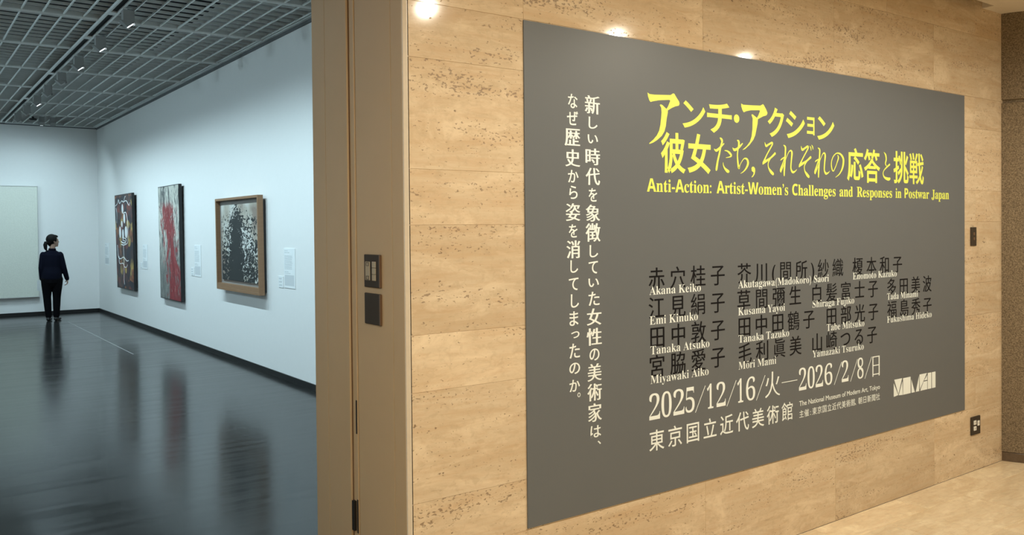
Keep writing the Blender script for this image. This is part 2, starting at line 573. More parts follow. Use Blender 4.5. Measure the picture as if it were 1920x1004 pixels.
def glyph(s, spacing=1.0):
    """outline loops of a string (built-in font): list of lists of (x, y), em units"""
    key = (s, spacing)
    if key in _cache: return _cache[key]
    _tc.body = s
    _tc.space_character = spacing
    _tc.resolution_u = 4
    bpy.context.view_layer.update()
    dg = bpy.context.evaluated_depsgraph_get()
    ev = _to.evaluated_get(dg)
    cu = ev.to_curve(dg)
    loops = []
    for sp in cu.splines:
        bp = sp.bezier_points
        n = len(bp)
        L = []
        for i in range(n):
            a, b = bp[i], bp[(i + 1) % n]
            p0, p1, p2, p3 = a.co, a.handle_right, b.handle_left, b.co
            straight = (p1 - p0).cross(p3 - p0).length < 1e-6 and (p2 - p0).cross(p3 - p0).length < 1e-6
            st = 1 if straight else 5
            for k in range(st):
                t = k / st
                q = p0 * (1 - t) ** 3 + p1 * 3 * t * (1 - t) ** 2 + p2 * 3 * t * t * (1 - t) + p3 * t ** 3
                if not L or (L[-1][0] - q.x) ** 2 + (L[-1][1] - q.y) ** 2 > 1e-9: L.append((q.x, q.y))
        if len(L) > 2 and (L[0][0] - L[-1][0]) ** 2 + (L[0][1] - L[-1][1]) ** 2 < 1e-9: L.pop()
        if len(L) > 2: loops.append(L)
    ev.to_curve_clear()
    loops = orient(loops)
    _cache[key] = loops
    return loops


def area(L):
    return 0.5 * sum(L[i][0] * L[(i + 1) % len(L)][1] - L[(i + 1) % len(L)][0] * L[i][1] for i in range(len(L)))


def inside(pt, L):
    r = False
    for i in range(len(L)):
        x1, y1 = L[i]; x2, y2 = L[i - 1]
        if (y1 > pt[1]) != (y2 > pt[1]) and pt[0] < (x2 - x1) * (pt[1] - y1) / (y2 - y1) + x1: r = not r
    return r


def orient(loops):
    """outer contours anticlockwise, counters clockwise, whatever the source drew"""
    out = []
    for i, L in enumerate(loops):
        d = sum(1 for k, M in enumerate(loops) if k != i and abs(area(M)) > abs(area(L)) and inside(L[0], M))
        if (area(L) > 0) != (d % 2 == 0): L = L[::-1]
        out.append(L)
    return out


def weight(loops, ax, ay):
    """thicken (+) or thin (-) the strokes, upright strokes by ax and level strokes by ay"""
    if not loops or (ax == 0 and ay == 0): return loops
    sgn = 1.0
    out = []
    for L in loops:
        n = len(L)
        R_ = []
        for i in range(n):
            x0, y0 = L[i - 1]; x1, y1 = L[i]; x2, y2 = L[(i + 1) % n]
            ax_, ay_ = x1 - x0, y1 - y0; bx_, by_ = x2 - x1, y2 - y1
            la = math.hypot(ax_, ay_) or 1e-9; lb = math.hypot(bx_, by_) or 1e-9
            n1 = (ay_ / la * sgn, -ax_ / la * sgn); n2 = (by_ / lb * sgn, -bx_ / lb * sgn)
            mx, my = n1[0] + n2[0], n1[1] + n2[1]
            d = 1 + n1[0] * n2[0] + n1[1] * n2[1]
            d = max(d, 0.45)
            R_.append((x1 + ax * mx / d, y1 + ay * my / d))
        out.append(R_)
    return out


def bounds(loops):
    xs = [p[0] for L in loops for p in L]; ys = [p[1] for L in loops for p in L]
    return min(xs), max(xs), min(ys), max(ys)


def fit(loops, rect):
    """scale loops into (x0, x1, z0, z1)"""
    a, b, c, d = bounds(loops)
    x0, x1, z0, z1 = rect
    return [[(x0 + (p[0] - a) / (b - a) * (x1 - x0), z0 + (p[1] - c) / (d - c) * (z1 - z0)) for p in L] for L in loops]


def lettering(name, groups, y, material, parent, thick=0.0006, lifts=None):
    """groups: list of loop lists (each filled on its own, holes by even-odd), one mesh"""
    V, F = [], []
    y_base = y
    dy = lifts or {}
    for gi, loops in enumerate(groups):
        if not loops: continue
        cu = bpy.data.curves.new('tmp', 'CURVE')
        cu.dimensions = '2D'
        cu.fill_mode = 'BOTH'
        cu.extrude = thick / 2
        for L in loops:
            sp = cu.splines.new('POLY')
            sp.points.add(len(L) - 1)
            for pt, q in zip(sp.points, L): pt.co = (q[0], q[1], 0, 1)
            sp.use_cyclic_u = True
        ob = bpy.data.objects.new('tmp', cu)
        me = ob.to_mesh()
        base = len(V)
        y = y_base - dy.get(gi, 0.0)
        V += [(v.co.x, y - v.co.z, v.co.y) for v in me.vertices]
        F += [tuple(base + i for i in p.vertices) for p in me.polygons]
        ob.to_mesh_clear()
        bpy.data.objects.remove(ob)
        bpy.data.curves.remove(cu)
    me = bpy.data.meshes.new(name)
    me.from_pydata(V, [], F)
    me.update()
    return link_mesh(name, me, material, parent)


def cjk_row(s, rect, ax, ay, em, cells=None):
    """characters of one size set at an even pitch from x0 to x1 on the row z0..z1"""
    x0, x1, z0, z1 = rect
    n = len(s)
    cells = cells or [1.0] * n
    cum, c = [], 0.0
    for k in range(n):
        cum.append(c + cells[k] / 2); c += cells[k]
    first = weight(glyph(s[0]), ax, ay); last = weight(glyph(s[-1]), ax, ay)
    fa, fb, _, _ = bounds(first); la, lb, _, _ = bounds(last)
    # centre of em box = origin + .5
    cx0 = x0 + em * (0.5 - fa)
    cx1 = x1 - em * (lb - 0.5)
    out = []
    for k, ch in enumerate(s):
        t = (cum[k] - cum[0]) / (cum[-1] - cum[0]) if n > 1 else 0
        cx = cx0 + (cx1 - cx0) * t
        G0 = glyph(ch)
        thin = 0.25 if len(G0) >= 8 or ch == '本' else 1.0
        G = weight(G0, ax * thin, ay if ay < 0 else ay * thin)
        gb = bounds(G)
        gc = (gb[0] + gb[1]) / 2 if ch in '():' else 0.5
        out.append([[(cx + em * (p[0] - gc), z0 + em * (p[1] + 0.075)) for p in L] for L in G])
    return out


SANS = set("ACW")


def serif(ch, sans=()):
    if ch in sans: return chr(0x1D5D4 + ord(ch) - 65)
    if 'A' <= ch <= 'Z': return chr(0x1D400 + ord(ch) - 65)
    if 'a' <= ch <= 'z': return chr(0x1D41A + ord(ch) - 97)
    if '0' <= ch <= '9': return chr(0x1D7CE + ord(ch) - 48)
    return ch


def latin(s, x0, x1, base, cap, ax=0.0, ay=0.0, sans=()):
    """one line of type: capitals reach base+cap, the line runs x0..x1"""
    G = glyph(''.join(serif(c, sans) for c in s))
    G = weight(G, ax, ay)
    a, b, _, _ = bounds(G)
    return [[(x0 + (p[0] - a) / (b - a) * (x1 - x0), base + p[1] / 0.69 * cap) for p in L] for L in G]


def split_glyphs(loops):
    """outlines grouped by outer contour, so that neighbours never cancel each other"""
    outer = [L for L in loops if area(L) > 0]
    inner = [L for L in loops if area(L) <= 0]
    gs = [[L] for L in outer]
    for H in inner:
        best = [g_ for g_ in gs if inside(H[0], g_[0])]
        if best: min(best, key=lambda g_: area(g_[0])).append(H)
    return gs


def flat(groups):
    return [g_ for G in groups for g_ in split_glyphs(G)]


# ---------------------------------------------------------------- exhibition poster
poster = tag(empty('exhibition_poster', (0, 0, 0)), 'huge grey exhibition poster with yellow Japanese title mounted on the travertine wall', 'poster')
PX0, PX1, PZ0, PZ1 = 2.0338, 5.5787, 0.4184, 2.4433
MB().box(PX0, PX1, -0.0055, -0.0002, PZ0, PZ1, 0.0012).build('poster_sheet', m_poster, poster)
LY = -0.0058
A1 = [(2.719, 2.216), (2.732, 2.21), (2.764, 2.21), (2.866, 2.217), (2.883, 2.226), (2.891, 2.225), (2.904, 2.21), (2.922, 2.192), (2.925, 2.182), (2.92, 2.173), (2.895, 2.167), (2.874, 2.159), (2.848, 2.146), (2.847, 2.134), (2.84, 2.109), (2.834, 2.074), (2.825, 2.05), (2.807, 2.028), (2.778, 2.008), (2.752, 1.995), (2.729, 1.988), (2.728, 1.992), (2.754, 2.009), (2.776, 2.029), (2.791, 2.051), (2.799, 2.077), (2.805, 2.115), (2.807, 2.135), (2.805, 2.155), (2.796, 2.166), (2.802, 2.17), (2.812, 2.168), (2.839, 2.152), (2.849, 2.164), (2.864, 2.191), (2.858, 2.194), (2.792, 2.187), (2.752, 2.179), (2.738, 2.175), (2.73, 2.182), (2.722, 2.199)]
A2 = [(3.361, 2.218), (3.376, 2.213), (3.434, 2.215), (3.509, 2.219), (3.529, 2.228), (3.536, 2.224), (3.554, 2.204), (3.565, 2.187), (3.561, 2.178), (3.554, 2.173), (3.528, 2.166), (3.489, 2.15), (3.486, 2.128), (3.478, 2.102), (3.468, 2.07), (3.453, 2.046), (3.423, 2.019), (3.389, 1.997), (3.37, 1.991), (3.372, 1.994), (3.401, 2.012), (3.426, 2.035), (3.439, 2.062), (3.446, 2.1), (3.447, 2.132), (3.448, 2.151), (3.439, 2.167), (3.444, 2.172), (3.456, 2.168), (3.481, 2.156), (3.493, 2.17), (3.506, 2.193), (3.499, 2.195), (3.434, 2.19), (3.4, 2.183), (3.38, 2.176), (3.37, 2.186), (3.361, 2.204)]
BOLD = (0.022, 0.020)
KANA = (0.012, 0.0)
BRUSH = [[(3.1604, 1.9865, 0.003), (3.1745, 1.9796, 0.0098), (3.1917, 1.9873, 0.0099), (3.2119, 2.0015, 0.0076), (3.2323, 2.0159, 0.0046)], [(3.2025, 2.0417, 0.0038), (3.2134, 2.0347, 0.0106), (3.2179, 2.0247, 0.0099), (3.2091, 2.0033, 0.0084), (3.1973, 1.9648, 0.0091), (3.1855, 1.9301, 0.0099), (3.1766, 1.8938, 0.0114), (3.1737, 1.885, 0.0061)], [(3.2361, 1.9825, 0.0031), (3.2552, 1.9807, 0.0061), (3.2727, 1.9719, 0.01), (3.2844, 1.9609, 0.0085), (3.2726, 1.9535, 0.0046), (3.2451, 1.9485, 0.0019)], [(3.224, 1.9248, 0.0023), (3.2256, 1.9108, 0.0053), (3.2371, 1.8959, 0.0092), (3.2544, 1.885, 0.0138), (3.2661, 1.8827, 0.01)], [(3.2947, 1.9991, 0.0023), (3.3064, 1.9896, 0.0108), (3.326, 1.9937, 0.0101), (3.3501, 2.0084, 0.0085), (3.37, 2.0237, 0.0047)], [(3.3282, 2.037, 0.0031), (3.3401, 2.0311, 0.0108), (3.3411, 2.0137, 0.0101), (3.3338, 1.9901, 0.007), (3.33, 1.9629, 0.007), (3.3333, 1.9282, 0.0093), (3.3402, 1.9013, 0.0093), (3.3487, 1.9172, 0.0035), (3.3633, 1.9352, 0.0031), (3.3827, 1.9504, 0.0047), (3.4039, 1.9458, 0.0102), (3.4099, 1.9272, 0.0117), (3.3975, 1.9053, 0.0086), (3.3762, 1.887, 0.0047), (3.3532, 1.8758, 0.0016)], [(3.5412, 2.0377, 0.0024), (3.5512, 2.0203, 0.0096), (3.5722, 2.0286, 0.008), (3.5979, 2.0387, 0.0088), (3.6024, 2.0321, 0.0072), (3.5881, 2.0133, 0.0064), (3.5559, 1.9746, 0.006), (3.5271, 1.9324, 0.0103)], [(3.5239, 1.9283, 0.0056), (3.5462, 1.9423, 0.0104), (3.5877, 1.962, 0.008), (3.6253, 1.9869, 0.0105)], [(3.6071, 1.9769, 0.004), (3.5813, 1.9537, 0.0056), (3.5683, 1.9332, 0.0048), (3.5714, 1.9113, 0.0064), (3.5904, 1.8919, 0.0137), (3.6096, 1.8804, 0.0121)], [(3.6935, 2.0315, 0.0033), (3.7087, 2.022, 0.0098), (3.7085, 1.9955, 0.009), (3.7048, 1.9505, 0.0098), (3.6992, 1.9055, 0.0098), (3.6977, 1.8749, 0.0065)], [(3.6667, 1.9523, 0.0016), (3.6785, 1.9596, 0.0057), (3.7037, 1.9717, 0.0041)], [(3.7037, 1.9717, 0.0049), (3.6883, 1.9417, 0.0057), (3.6683, 1.9037, 0.0106), (3.6715, 1.8924, 0.0057)], [(3.6748, 1.8986, 0.0041), (3.7015, 1.9422, 0.0049), (3.7183, 1.9715, 0.0033), (3.7384, 1.9989, 0.0041), (3.7552, 2.0058, 0.0074), (3.7639, 1.9939, 0.0107), (3.7582, 1.9526, 0.0082), (3.7546, 1.9155, 0.0082), (3.7679, 1.8963, 0.0107), (3.7881, 1.8994, 0.0058), (3.8052, 1.9111, 0.0017)], [(3.8416, 2.0339, 0.0025), (3.8511, 2.0153, 0.01), (3.8732, 2.0238, 0.0083), (3.899, 2.0347, 0.0092), (3.9038, 2.0278, 0.0075), (3.8897, 2.0092, 0.0067), (3.8569, 1.9711, 0.0062), (3.8271, 1.9305, 0.0108)], [(3.8223, 1.9253, 0.0058), (3.8464, 1.9395, 0.0108), (3.888, 1.9577, 0.0084), (3.9266, 1.9802, 0.0109)], [(3.909, 1.9711, 0.0042), (3.881, 1.947, 0.0058), (3.8684, 1.9278, 0.005), (3.8724, 1.905, 0.0067), (3.891, 1.8868, 0.0142), (3.9084, 1.8747, 0.0126)], [(3.9185, 2.0377, 0.0025), (3.9269, 2.0285, 0.0059), (3.9289, 2.0147, 0.0029)], [(3.934, 2.0444, 0.0025), (3.9431, 2.0335, 0.0067), (3.9458, 2.021, 0.0029)], [(3.9892, 2.0315, 0.0034), (4.0049, 2.0225, 0.0102), (4.004, 1.9953, 0.0093), (3.9994, 1.9494, 0.0102), (3.9948, 1.9047, 0.0102), (3.9932, 1.875, 0.0068)], [(3.9624, 1.9556, 0.0017), (3.9738, 1.9628, 0.0059), (3.9981, 1.973, 0.0042)], [(3.9981, 1.973, 0.0051), (3.9822, 1.9424, 0.0059), (3.9635, 1.9037, 0.011), (3.9662, 1.8932, 0.0059)], [(3.9691, 1.8992, 0.0042), (3.995, 1.9428, 0.0051), (4.0124, 1.9732, 0.0034), (4.0313, 1.9995, 0.0043), (4.0458, 2.0065, 0.0077), (4.0552, 1.9942, 0.0111), (4.0498, 1.9534, 0.0085), (4.0467, 1.9162, 0.0085), (4.0596, 1.8978, 0.0111), (4.0801, 1.901, 0.006), (4.097, 1.9122, 0.0017)], [(4.1694, 2.0012, 0.0035), (4.1768, 1.9864, 0.0087), (4.1617, 1.9555, 0.0052), (4.1429, 1.9267, 0.0052), (4.128, 1.9124, 0.0052), (4.1155, 1.9257, 0.0077), (4.1113, 1.9579, 0.006), (4.1285, 1.9908, 0.0052), (4.162, 2.0109, 0.0052), (4.1995, 2.006, 0.0096), (4.2243, 1.9796, 0.0131), (4.2164, 1.9357, 0.0113), (4.1875, 1.9, 0.0061), (4.15, 1.8794, 0.0017)], [(4.6305, 2.0373, 0.0028), (4.6481, 2.022, 0.011), (4.6539, 1.997, 0.0101), (4.6453, 1.9736, 0.0083), (4.6562, 1.9593, 0.0046)], [(4.6936, 1.9699, 0.0092), (4.6663, 1.956, 0.0083), (4.6325, 1.9341, 0.0046), (4.6215, 1.9131, 0.0064), (4.6365, 1.8929, 0.0101), (4.6744, 1.8838, 0.0157), (4.6957, 1.8876, 0.0111)]]
TITLE = [('ン', 2.944, 3.100, 2.075, 2.201, BOLD), ('チ', 3.112, 3.290, 2.063, 2.209, BOLD), ('ク', 3.566, 3.700, 2.068, 2.218, BOLD), ('シ', 3.714, 3.876, 2.070, 2.211, BOLD), ('ョ', 3.894, 3.961, 2.096, 2.191, (0.014, 0.014)), ('ン', 3.985, 4.141, 2.076, 2.201, BOLD),
         ('彼', 2.801, 2.963, 1.862, 2.048, BOLD), ('女', 2.976, 3.136, 1.866, 2.052, (0.026, 0.022)), 
         
         ('応', 4.260, 4.420, 1.864, 2.048, BOLD), ('答', 4.426, 4.591, 1.857, 2.049, (0.016, 0.014)), ('挑', 4.733, 4.899, 1.861, 2.051, (0.018, 0.016)), ('戦', 4.908, 5.073, 1.861, 2.048, (0.014, 0.010))]
def brush_loop(pts):
    """outline of a brush stroke: centre line with a width at every point, smoothed"""
    P = []
    n = len(pts)
    for i in range(n - 1):
        a, b = pts[i], pts[i + 1]
        pm, pn = pts[max(i - 1, 0)], pts[min(i + 2, n - 1)]
        for k in range(6):
            t = k / 6
            P.append([0.5 * (2 * a[c] + (b[c] - pm[c]) * t + (2 * pm[c] - 5 * a[c] + 4 * b[c] - pn[c]) * t * t + (3 * a[c] - pm[c] - 3 * b[c] + pn[c]) * t ** 3) for c in range(3)])
    P.append(list(pts[-1]))
    lf, rt = [], []
    for i in range(len(P)):
        q0, q1 = P[max(i - 1, 0)], P[min(i + 1, len(P) - 1)]
        dx, dz = q1[0] - q0[0], q1[1] - q0[1]
        L = math.hypot(dx, dz) or 1e-9
        w = max(P[i][2] * 1.22, 0.0016) / 2
        lf.append((P[i][0] - dz / L * w, P[i][1] + dx / L * w))
        rt.append((P[i][0] + dz / L * w, P[i][1] - dx / L * w))
    e0, e1 = P[0], P[-1]
    d0 = (P[0][0] - P[1][0], P[0][1] - P[1][1]); d1 = (P[-1][0] - P[-2][0], P[-1][1] - P[-2][1])
    def cap(e, d):
        L = math.hypot(*d) or 1e-9
        return (e[0] + d[0] / L * e[2] * 0.42, e[1] + d[1] / L * e[2] * 0.42)
    return lf + [cap(e1, d1)] + rt[::-1] + [cap(e0, d0)]


gr = [[A1], [A2]]
lifts = {}
for si_, st in enumerate(BRUSH):
    g0_ = len(gr)
    n_ = len(st)
    # dense centre line once, then short overlapping quads
    P_ = brush_loop(st)
    m_ = (len(P_) - 2) // 2
    lf_, rt_ = P_[:m_], P_[m_ + 1:-1][::-1]
    for i_ in range(m_ - 1):
        q_ = [lf_[i_], lf_[i_ + 1], rt_[i_ + 1], rt_[i_]]
        gr.append([q_])
    gr.append([[lf_[-1], P_[m_], rt_[-1]]])
    gr.append([[rt_[0], P_[-1], lf_[0]]])
    for q_ in range(g0_, len(gr)): lifts[q_] = 0.0002 * (1 + si_ % 4)
gr.append([[(3.326 + 0.0205 * math.cos(a * math.pi / 12), 2.1415 + 0.0205 * math.sin(a * math.pi / 12)) for a in range(24)]])
gr.append([[(3.437, 1.905), (3.443, 1.912), (3.455, 1.913), (3.464, 1.905), (3.466, 1.892), (3.461, 1.876), (3.450, 1.864), (3.439, 1.859), (3.438, 1.862), (3.449, 1.872), (3.454, 1.884), (3.447, 1.887), (3.439, 1.892)]])
for ch, a, b, c, d, wt in TITLE:
    gr += flat([fit(weight(glyph(ch), *wt), (a, b, c, d))])
lettering('title_lettering', gr, LY, m_yellow, poster, lifts=lifts)['label'] = 'yellow Japanese title lettering in two lines'
EN = [('Anti-Action:', 2.712, 3.140), ("Artist-Women’s", 3.177, 3.731), ('Challenges', 3.765, 4.151), ('and', 4.187, 4.315), ('Responses', 4.355, 4.717), ('in', 4.754, 4.818), ('Postwar', 4.853, 5.135), ('Japan', 5.165, 5.377)]
for t, a, b in EN:
    lettering('english_title_word', flat([latin(t, a, b, 1.7765, 0.0565, 0.004, 0.004, SANS | set('P'))]), LY, m_yellow, poster)

RC = [('新', 2.350, 2.435, 2.097, 2.174), ('し', 2.371, 2.421, 2.035, 2.085), ('い', 2.365, 2.423, 1.973, 2.010), ('時', 2.352, 2.434, 1.882, 1.952), ('代', 2.352, 2.433, 1.798, 1.870), ('を', 2.368, 2.416, 1.728, 1.785), ('象', 2.350, 2.432, 1.644, 1.715), ('徴', 2.349, 2.434, 1.559, 1.637), ('し', 2.371, 2.419, 1.493, 1.545), ('て', 2.365, 2.417, 1.424, 1.477), ('い', 2.363, 2.422, 1.368, 1.404), ('た', 2.363, 2.425, 1.289, 1.348), ('女', 2.351, 2.435, 1.206, 1.277), ('性', 2.350, 2.436, 1.121, 1.194), ('の', 2.366, 2.422, 1.056, 1.107), ('美', 2.353, 2.435, 0.970, 1.043), ('術', 2.352, 2.434, 0.886, 0.959), ('家', 2.355, 2.434, 0.797, 0.875), ('は', 2.368, 2.428, 0.729, 0.780), ('、', 2.408, 2.427, 0.697, 0.713)]
LC = [('な', 2.259, 2.311, 2.113, 2.172), ('ぜ', 2.253, 2.313, 2.043, 2.101), ('歴', 2.239, 2.325, 1.957, 2.028), ('史', 2.241, 2.324, 1.872, 1.943), ('か', 2.256, 2.313, 1.806, 1.858), ('ら', 2.262, 2.307, 1.738, 1.793), ('姿', 2.242, 2.322, 1.647, 1.720), ('を', 2.258, 2.305, 1.578, 1.633), ('消', 2.244, 2.320, 1.492, 1.566), ('し', 2.265, 2.307, 1.432, 1.484), ('て', 2.256, 2.308, 1.359, 1.411), ('し', 2.266, 2.310, 1.287, 1.343), ('ま', 2.258, 2.306, 1.212, 1.272), ('っ', 2.266, 2.311, 1.160, 1.188), ('た', 2.256, 2.313, 1.077, 1.138), ('の', 2.255, 2.313, 1.011, 1.058), ('か', 2.255, 2.312, 0.938, 0.988), ('。', 2.298, 2.314, 0.912, 0.931)]
for nm, L in (('right', RC), ('left', LC)):
    gr = []
    for ch, a, b, c, d in L:
        kanji = ord(ch) > 0x4E00
        wt = (0.024, 0.0) if kanji else (0.014, 0.006)
        if ch == '。': wt = (0, 0)
        gr += flat([fit(weight(glyph(ch), *wt), (a, b, c, d))])
    lettering('statement_lettering', gr, LY, m_whiteink, poster)['label'] = 'white vertical sentence, %s column' % nm

ROWS = [1.3425, 1.2115, 1.0805, 0.9500]
NAMES = [('赤穴桂子', 2.718, 3.232, 0, None), ('芥川(間所)紗織', 3.327, 4.221, 0, [1, 1, .45, 1, 1, .45, 1, 1]), ('榎本和子', 4.310, 4.824, 0, None),
         ('江見絹子', 2.717, 3.231, 1, None), ('草間彌生', 3.325, 3.837, 1, None), ('白髪富士子', 3.936, 4.564, 1, None), ('多田美波', 4.661, 5.163, 1, None),
         ('田中敦子', 2.727, 3.231, 2, None), ('田中田鶴子', 3.333, 3.954, 2, None), ('田部光子', 4.064, 4.567, 2, None), ('福島秀子', 4.661, 5.162, 2, None),
         ('宮脇愛子', 2.722, 3.230, 3, None), ('毛利眞美', 3.332, 3.840, 3, None), ('山崎つる子', 3.934, 4.553, 3, None)]
for t, a, b, r, cells in NAMES:
    gr = []
    for G in cjk_row(t, (a, b, ROWS[r] - 0.0045, 0), 0.009, 0.0, 0.108, cells): gr += split_glyphs(G)
    lettering('artist_name_lettering', gr, LY, m_blackink, poster)
LY2 = LY - 0.0004
ROM = [('Akana Keiko', 2.723, 3.061, 0), ('Akutagawa(Madokoro) Saori', 3.331, 4.084, 0), ('Enomoto Kazuko', 4.313, 4.764, 0), ('Emi Kinuko', 2.723, 3.039, 1), ('Kusama Yayoi', 3.330, 3.699, 1), ('Shiraga Fujiko', 3.937, 4.324, 1), ('Tada Minami', 4.661, 5.002, 1), ('Tanaka Atsuko', 2.727, 3.119, 2), ('Tanaka Tazuko', 3.332, 3.733, 2), ('Tabe Mitsuko', 4.064, 4.424, 2), ('Fukushima Hideko', 4.660, 5.162, 2), ('Miyawaki Aiko', 2.726, 3.112, 3), ('Mori Mami', 3.331, 3.625, 3), ('Yamazaki Tsuruko', 3.934, 4.418, 3)]
RB = [1.3155, 1.1825, 1.0485, 0.9175]
for t, a, b, r in ROM:
    gr = flat([latin(t, a, b, RB[r], 0.0385, -0.012, -0.006)])
    if t.startswith('Mori'):
        w1 = bounds(glyph(serif('M')))[1]; w2 = bounds(glyph(serif('M') + serif('o')))[1]; wa = bounds(glyph(''.join(serif(c) for c in t)))[1]
        u0 = a + (b - a) * (w1 + 0.10) / wa; u1 = a + (b - a) * (w2 - 0.06) / wa
        gr.append([[(u0, RB[r] + 0.0325), (u1, RB[r] + 0.0325), (u1, RB[r] + 0.0358), (u0, RB[r] + 0.0358)]])
    lettering('romanised_name_lettering', gr, LY2, m_whiteink, poster)


def stroke(x0, z0, x1, z1, wd):
    dx, dz = x1 - x0, z1 - z0
    L = math.hypot(dx, dz); nx, nz = -dz / L * wd / 2, dx / L * wd / 2
    return [[(x0 + nx, z0 + nz), (x1 + nx, z1 + nz), (x1 - nx, z1 - nz), (x0 - nx, z0 - nz)]]


def cr8(px, py): return px, py


gr = []
DG = [('2', 2.717, 2.785), ('0', 2.794, 2.860), ('2', 2.872, 2.944), ('5', 2.953, 3.014), ('1', 3.102, 3.145), ('2', 3.168, 3.234), ('1', 3.322, 3.365), ('6', 3.387, 3.457),
      ('2', 3.816, 3.880), ('0', 3.891, 3.953), ('2', 3.962, 4.028), ('6', 4.043, 4.114), ('2', 4.203, 4.267), ('8', 4.354, 4.415)]
for ch, a, b in DG:
    gr += flat([fit(weight(glyph(serif(ch)), -0.022 if ch != '1' else -0.012, -0.004), (a, b, 0.7555, 0.8735))])
for a in (3.019, 3.243, 3.466, 4.132, 4.286, 4.428):
    gr.append(stroke(a, 0.750, a + 0.070, 0.868, 0.0032))
gr.append(stroke(3.671, 0.8145, 3.802, 0.8145, 0.0034))
gr += flat([fit(weight(glyph('火'), 0.0, -0.015), (3.535, 3.657, 0.752, 0.880)), fit(weight(glyph('日'), 0.002, -0.018), (4.506, 4.580, 0.752, 0.867))])
lettering('date_lettering', gr, LY, m_whiteink, poster)
gr = []
for G in cjk_row('東京国立近代美術館', (2.716, 3.761, 0.6155, 0), 0.004, 0.004, 0.101): gr += split_glyphs(G)
lettering('museum_name_lettering', gr, LY, m_whiteink, poster)
_g = glyph('The National Museum of Modern Art, Tokyo')
_a, _b, _, _ = bounds(_g)
lettering('museum_english_lettering', flat([[[(3.818 + (p[0] - _a) / (_b - _a) * 0.764, 0.6745 + p[1] / 0.69 * 0.026) for p in L] for L in _g]]), LY, m_whiteink, poster)
gr = []
_s = '主催:東京国立近代美術館、朝日新聞社'
for G in cjk_row(_s, (3.818, 4.582, 0.6125, 0), -0.002, -0.002, 0.0425, [1, 1, .55] + [1] * 9 + [.6] + [1] * 5): gr += split_glyphs(G)
lettering('organiser_lettering', gr, LY, m_whiteink, poster)
# museum emblem: five letterforms cut from one block
EB = [[(0, .80), (.10, .05), (0, 0)], [(.012, 1), (.19, 1), (.105, .09)], [(.197, .80), (.205, 0), (.115, .03)], [(.215, .985), (.39, .985), (.39, .0), (.215, .0)],
      [(.408, .80), (.49, .0), (.412, 0)], [(.595, .93), (.515, 0), (.595, 0)], [(.605, 1), (.785, 1), (.615, .10)], [(.792, .86), (.792, .575), (.718, .575)],
      [(.705, .515), (.795, .515), (.795, 0), (.622, 0)], [(.808, .985), (.895, .985), (.895, 0), (.808, 0)], [(.912, .985), (1, .985), (1, 0), (.912, 0)]]
lettering('museum_emblem', [[[(4.730 + u * 0.477, 0.609 + v * 0.100) for u, v in poly]] for poly in EB], LY, m_whiteink, poster)
bpy.data.objects.remove(_to)

# ---------------------------------------------------------------- switches and outlet
sw = tag(empty('control_switch', (1.5, 0.258, 1.459)), 'dark two-column control switch plate on the beige opening jamb, above the blank plate', 'switch')
MB().box(-0.009, 0.0, -0.066, 0.066, -0.0635, 0.0635, 0.003).build('switch_plate', m_switch, sw)
MB().box(-0.0095, -0.001, -0.0665, -0.0585, -0.062, 0.062, 0.001).build('plate_edge', m_switch_side, sw)
MB().box(-0.011, -0.0085, 0.014, 0.052, -0.036, 0.036, 0.002).build('key_panel', m_key, sw)
for k in range(2):
    zc = 0.0265 if k == 0 else -0.0265
    f_ = MB()
    f_.box(-0.0122, -0.0108, 0.021, 0.0245, zc - 0.0075, zc + 0.0075).box(-0.0122, -0.0108, 0.0395, 0.043, zc - 0.0075, zc + 0.0075)
    f_.box(-0.0122, -0.0108, 0.021, 0.043, zc - 0.0075, zc - 0.0055).box(-0.0122, -0.0108, 0.021, 0.043, zc + 0.0055, zc + 0.0075)
    f_.build('key_outline', m_keyline, sw)
for k in range(3):
    z1 = 0.037 - k * 0.025
    MB().box(-0.0118, -0.0085, -0.035, -0.006, z1 - 0.0235, z1, 0.0012).build('rocker_key', m_key, sw)
bp = tag(empty('blank_plate', (1.5, 0.258, 1.313)), 'dark blank cover plate on the beige opening jamb, below the control switch', 'cover plate')
MB().box(-0.009, 0.0, -0.066, 0.066, -0.060, 0.060, 0.003).build('cover_plate', m_switch, bp)
MB().box(-0.0095, -0.001, -0.0665, -0.0585, -0.0585, 0.0585, 0.001).build('plate_edge', m_switch_side, bp)

ls = tag(empty('light_switch', (5.697, 0, 1.537)), 'narrow dark bronze switch plate on the travertine wall right of the poster', 'switch')
MB().box(-0.036, 0.036, -0.008, 0.0, -0.061, 0.061, 0.003).build('switch_plate', m_switch, ls)
for zc in (0.018, -0.014):
    MB().box(-0.010, 0.010, -0.0105, -0.0075, zc - 0.009, zc + 0.009, 0.0015).build('key_button', m_switch_side, ls)
ol = tag(empty('power_outlet', (5.720, 0, 0.298)), 'dark bronze power outlet with white sockets low on the travertine wall', 'outlet')
MB().box(-0.061, 0.061, -0.009, 0.0, -0.060, 0.060, 0.004).build('outlet_plate', m_switch, ol)
for (xc, zc, hw, hh) in ((-0.017, 0.021, 0.017, 0.014), (-0.017, -0.017, 0.017, 0.014), (0.030, 0.012, 0.014, 0.017)):
    soc = MB().box(xc - hw, xc + hw, -0.0125, -0.0085, zc - hh, zc + hh, 0.003).build('socket', m_socket, ol)
    s_ = MB()
    s_.box(xc - 0.006, xc - 0.004, -0.0129, -0.012, zc - 0.005, zc + 0.005).box(xc + 0.004, xc + 0.006, -0.0129, -0.012, zc - 0.005, zc + 0.005)
    s_.build('socket_slot', m_slot, soc)

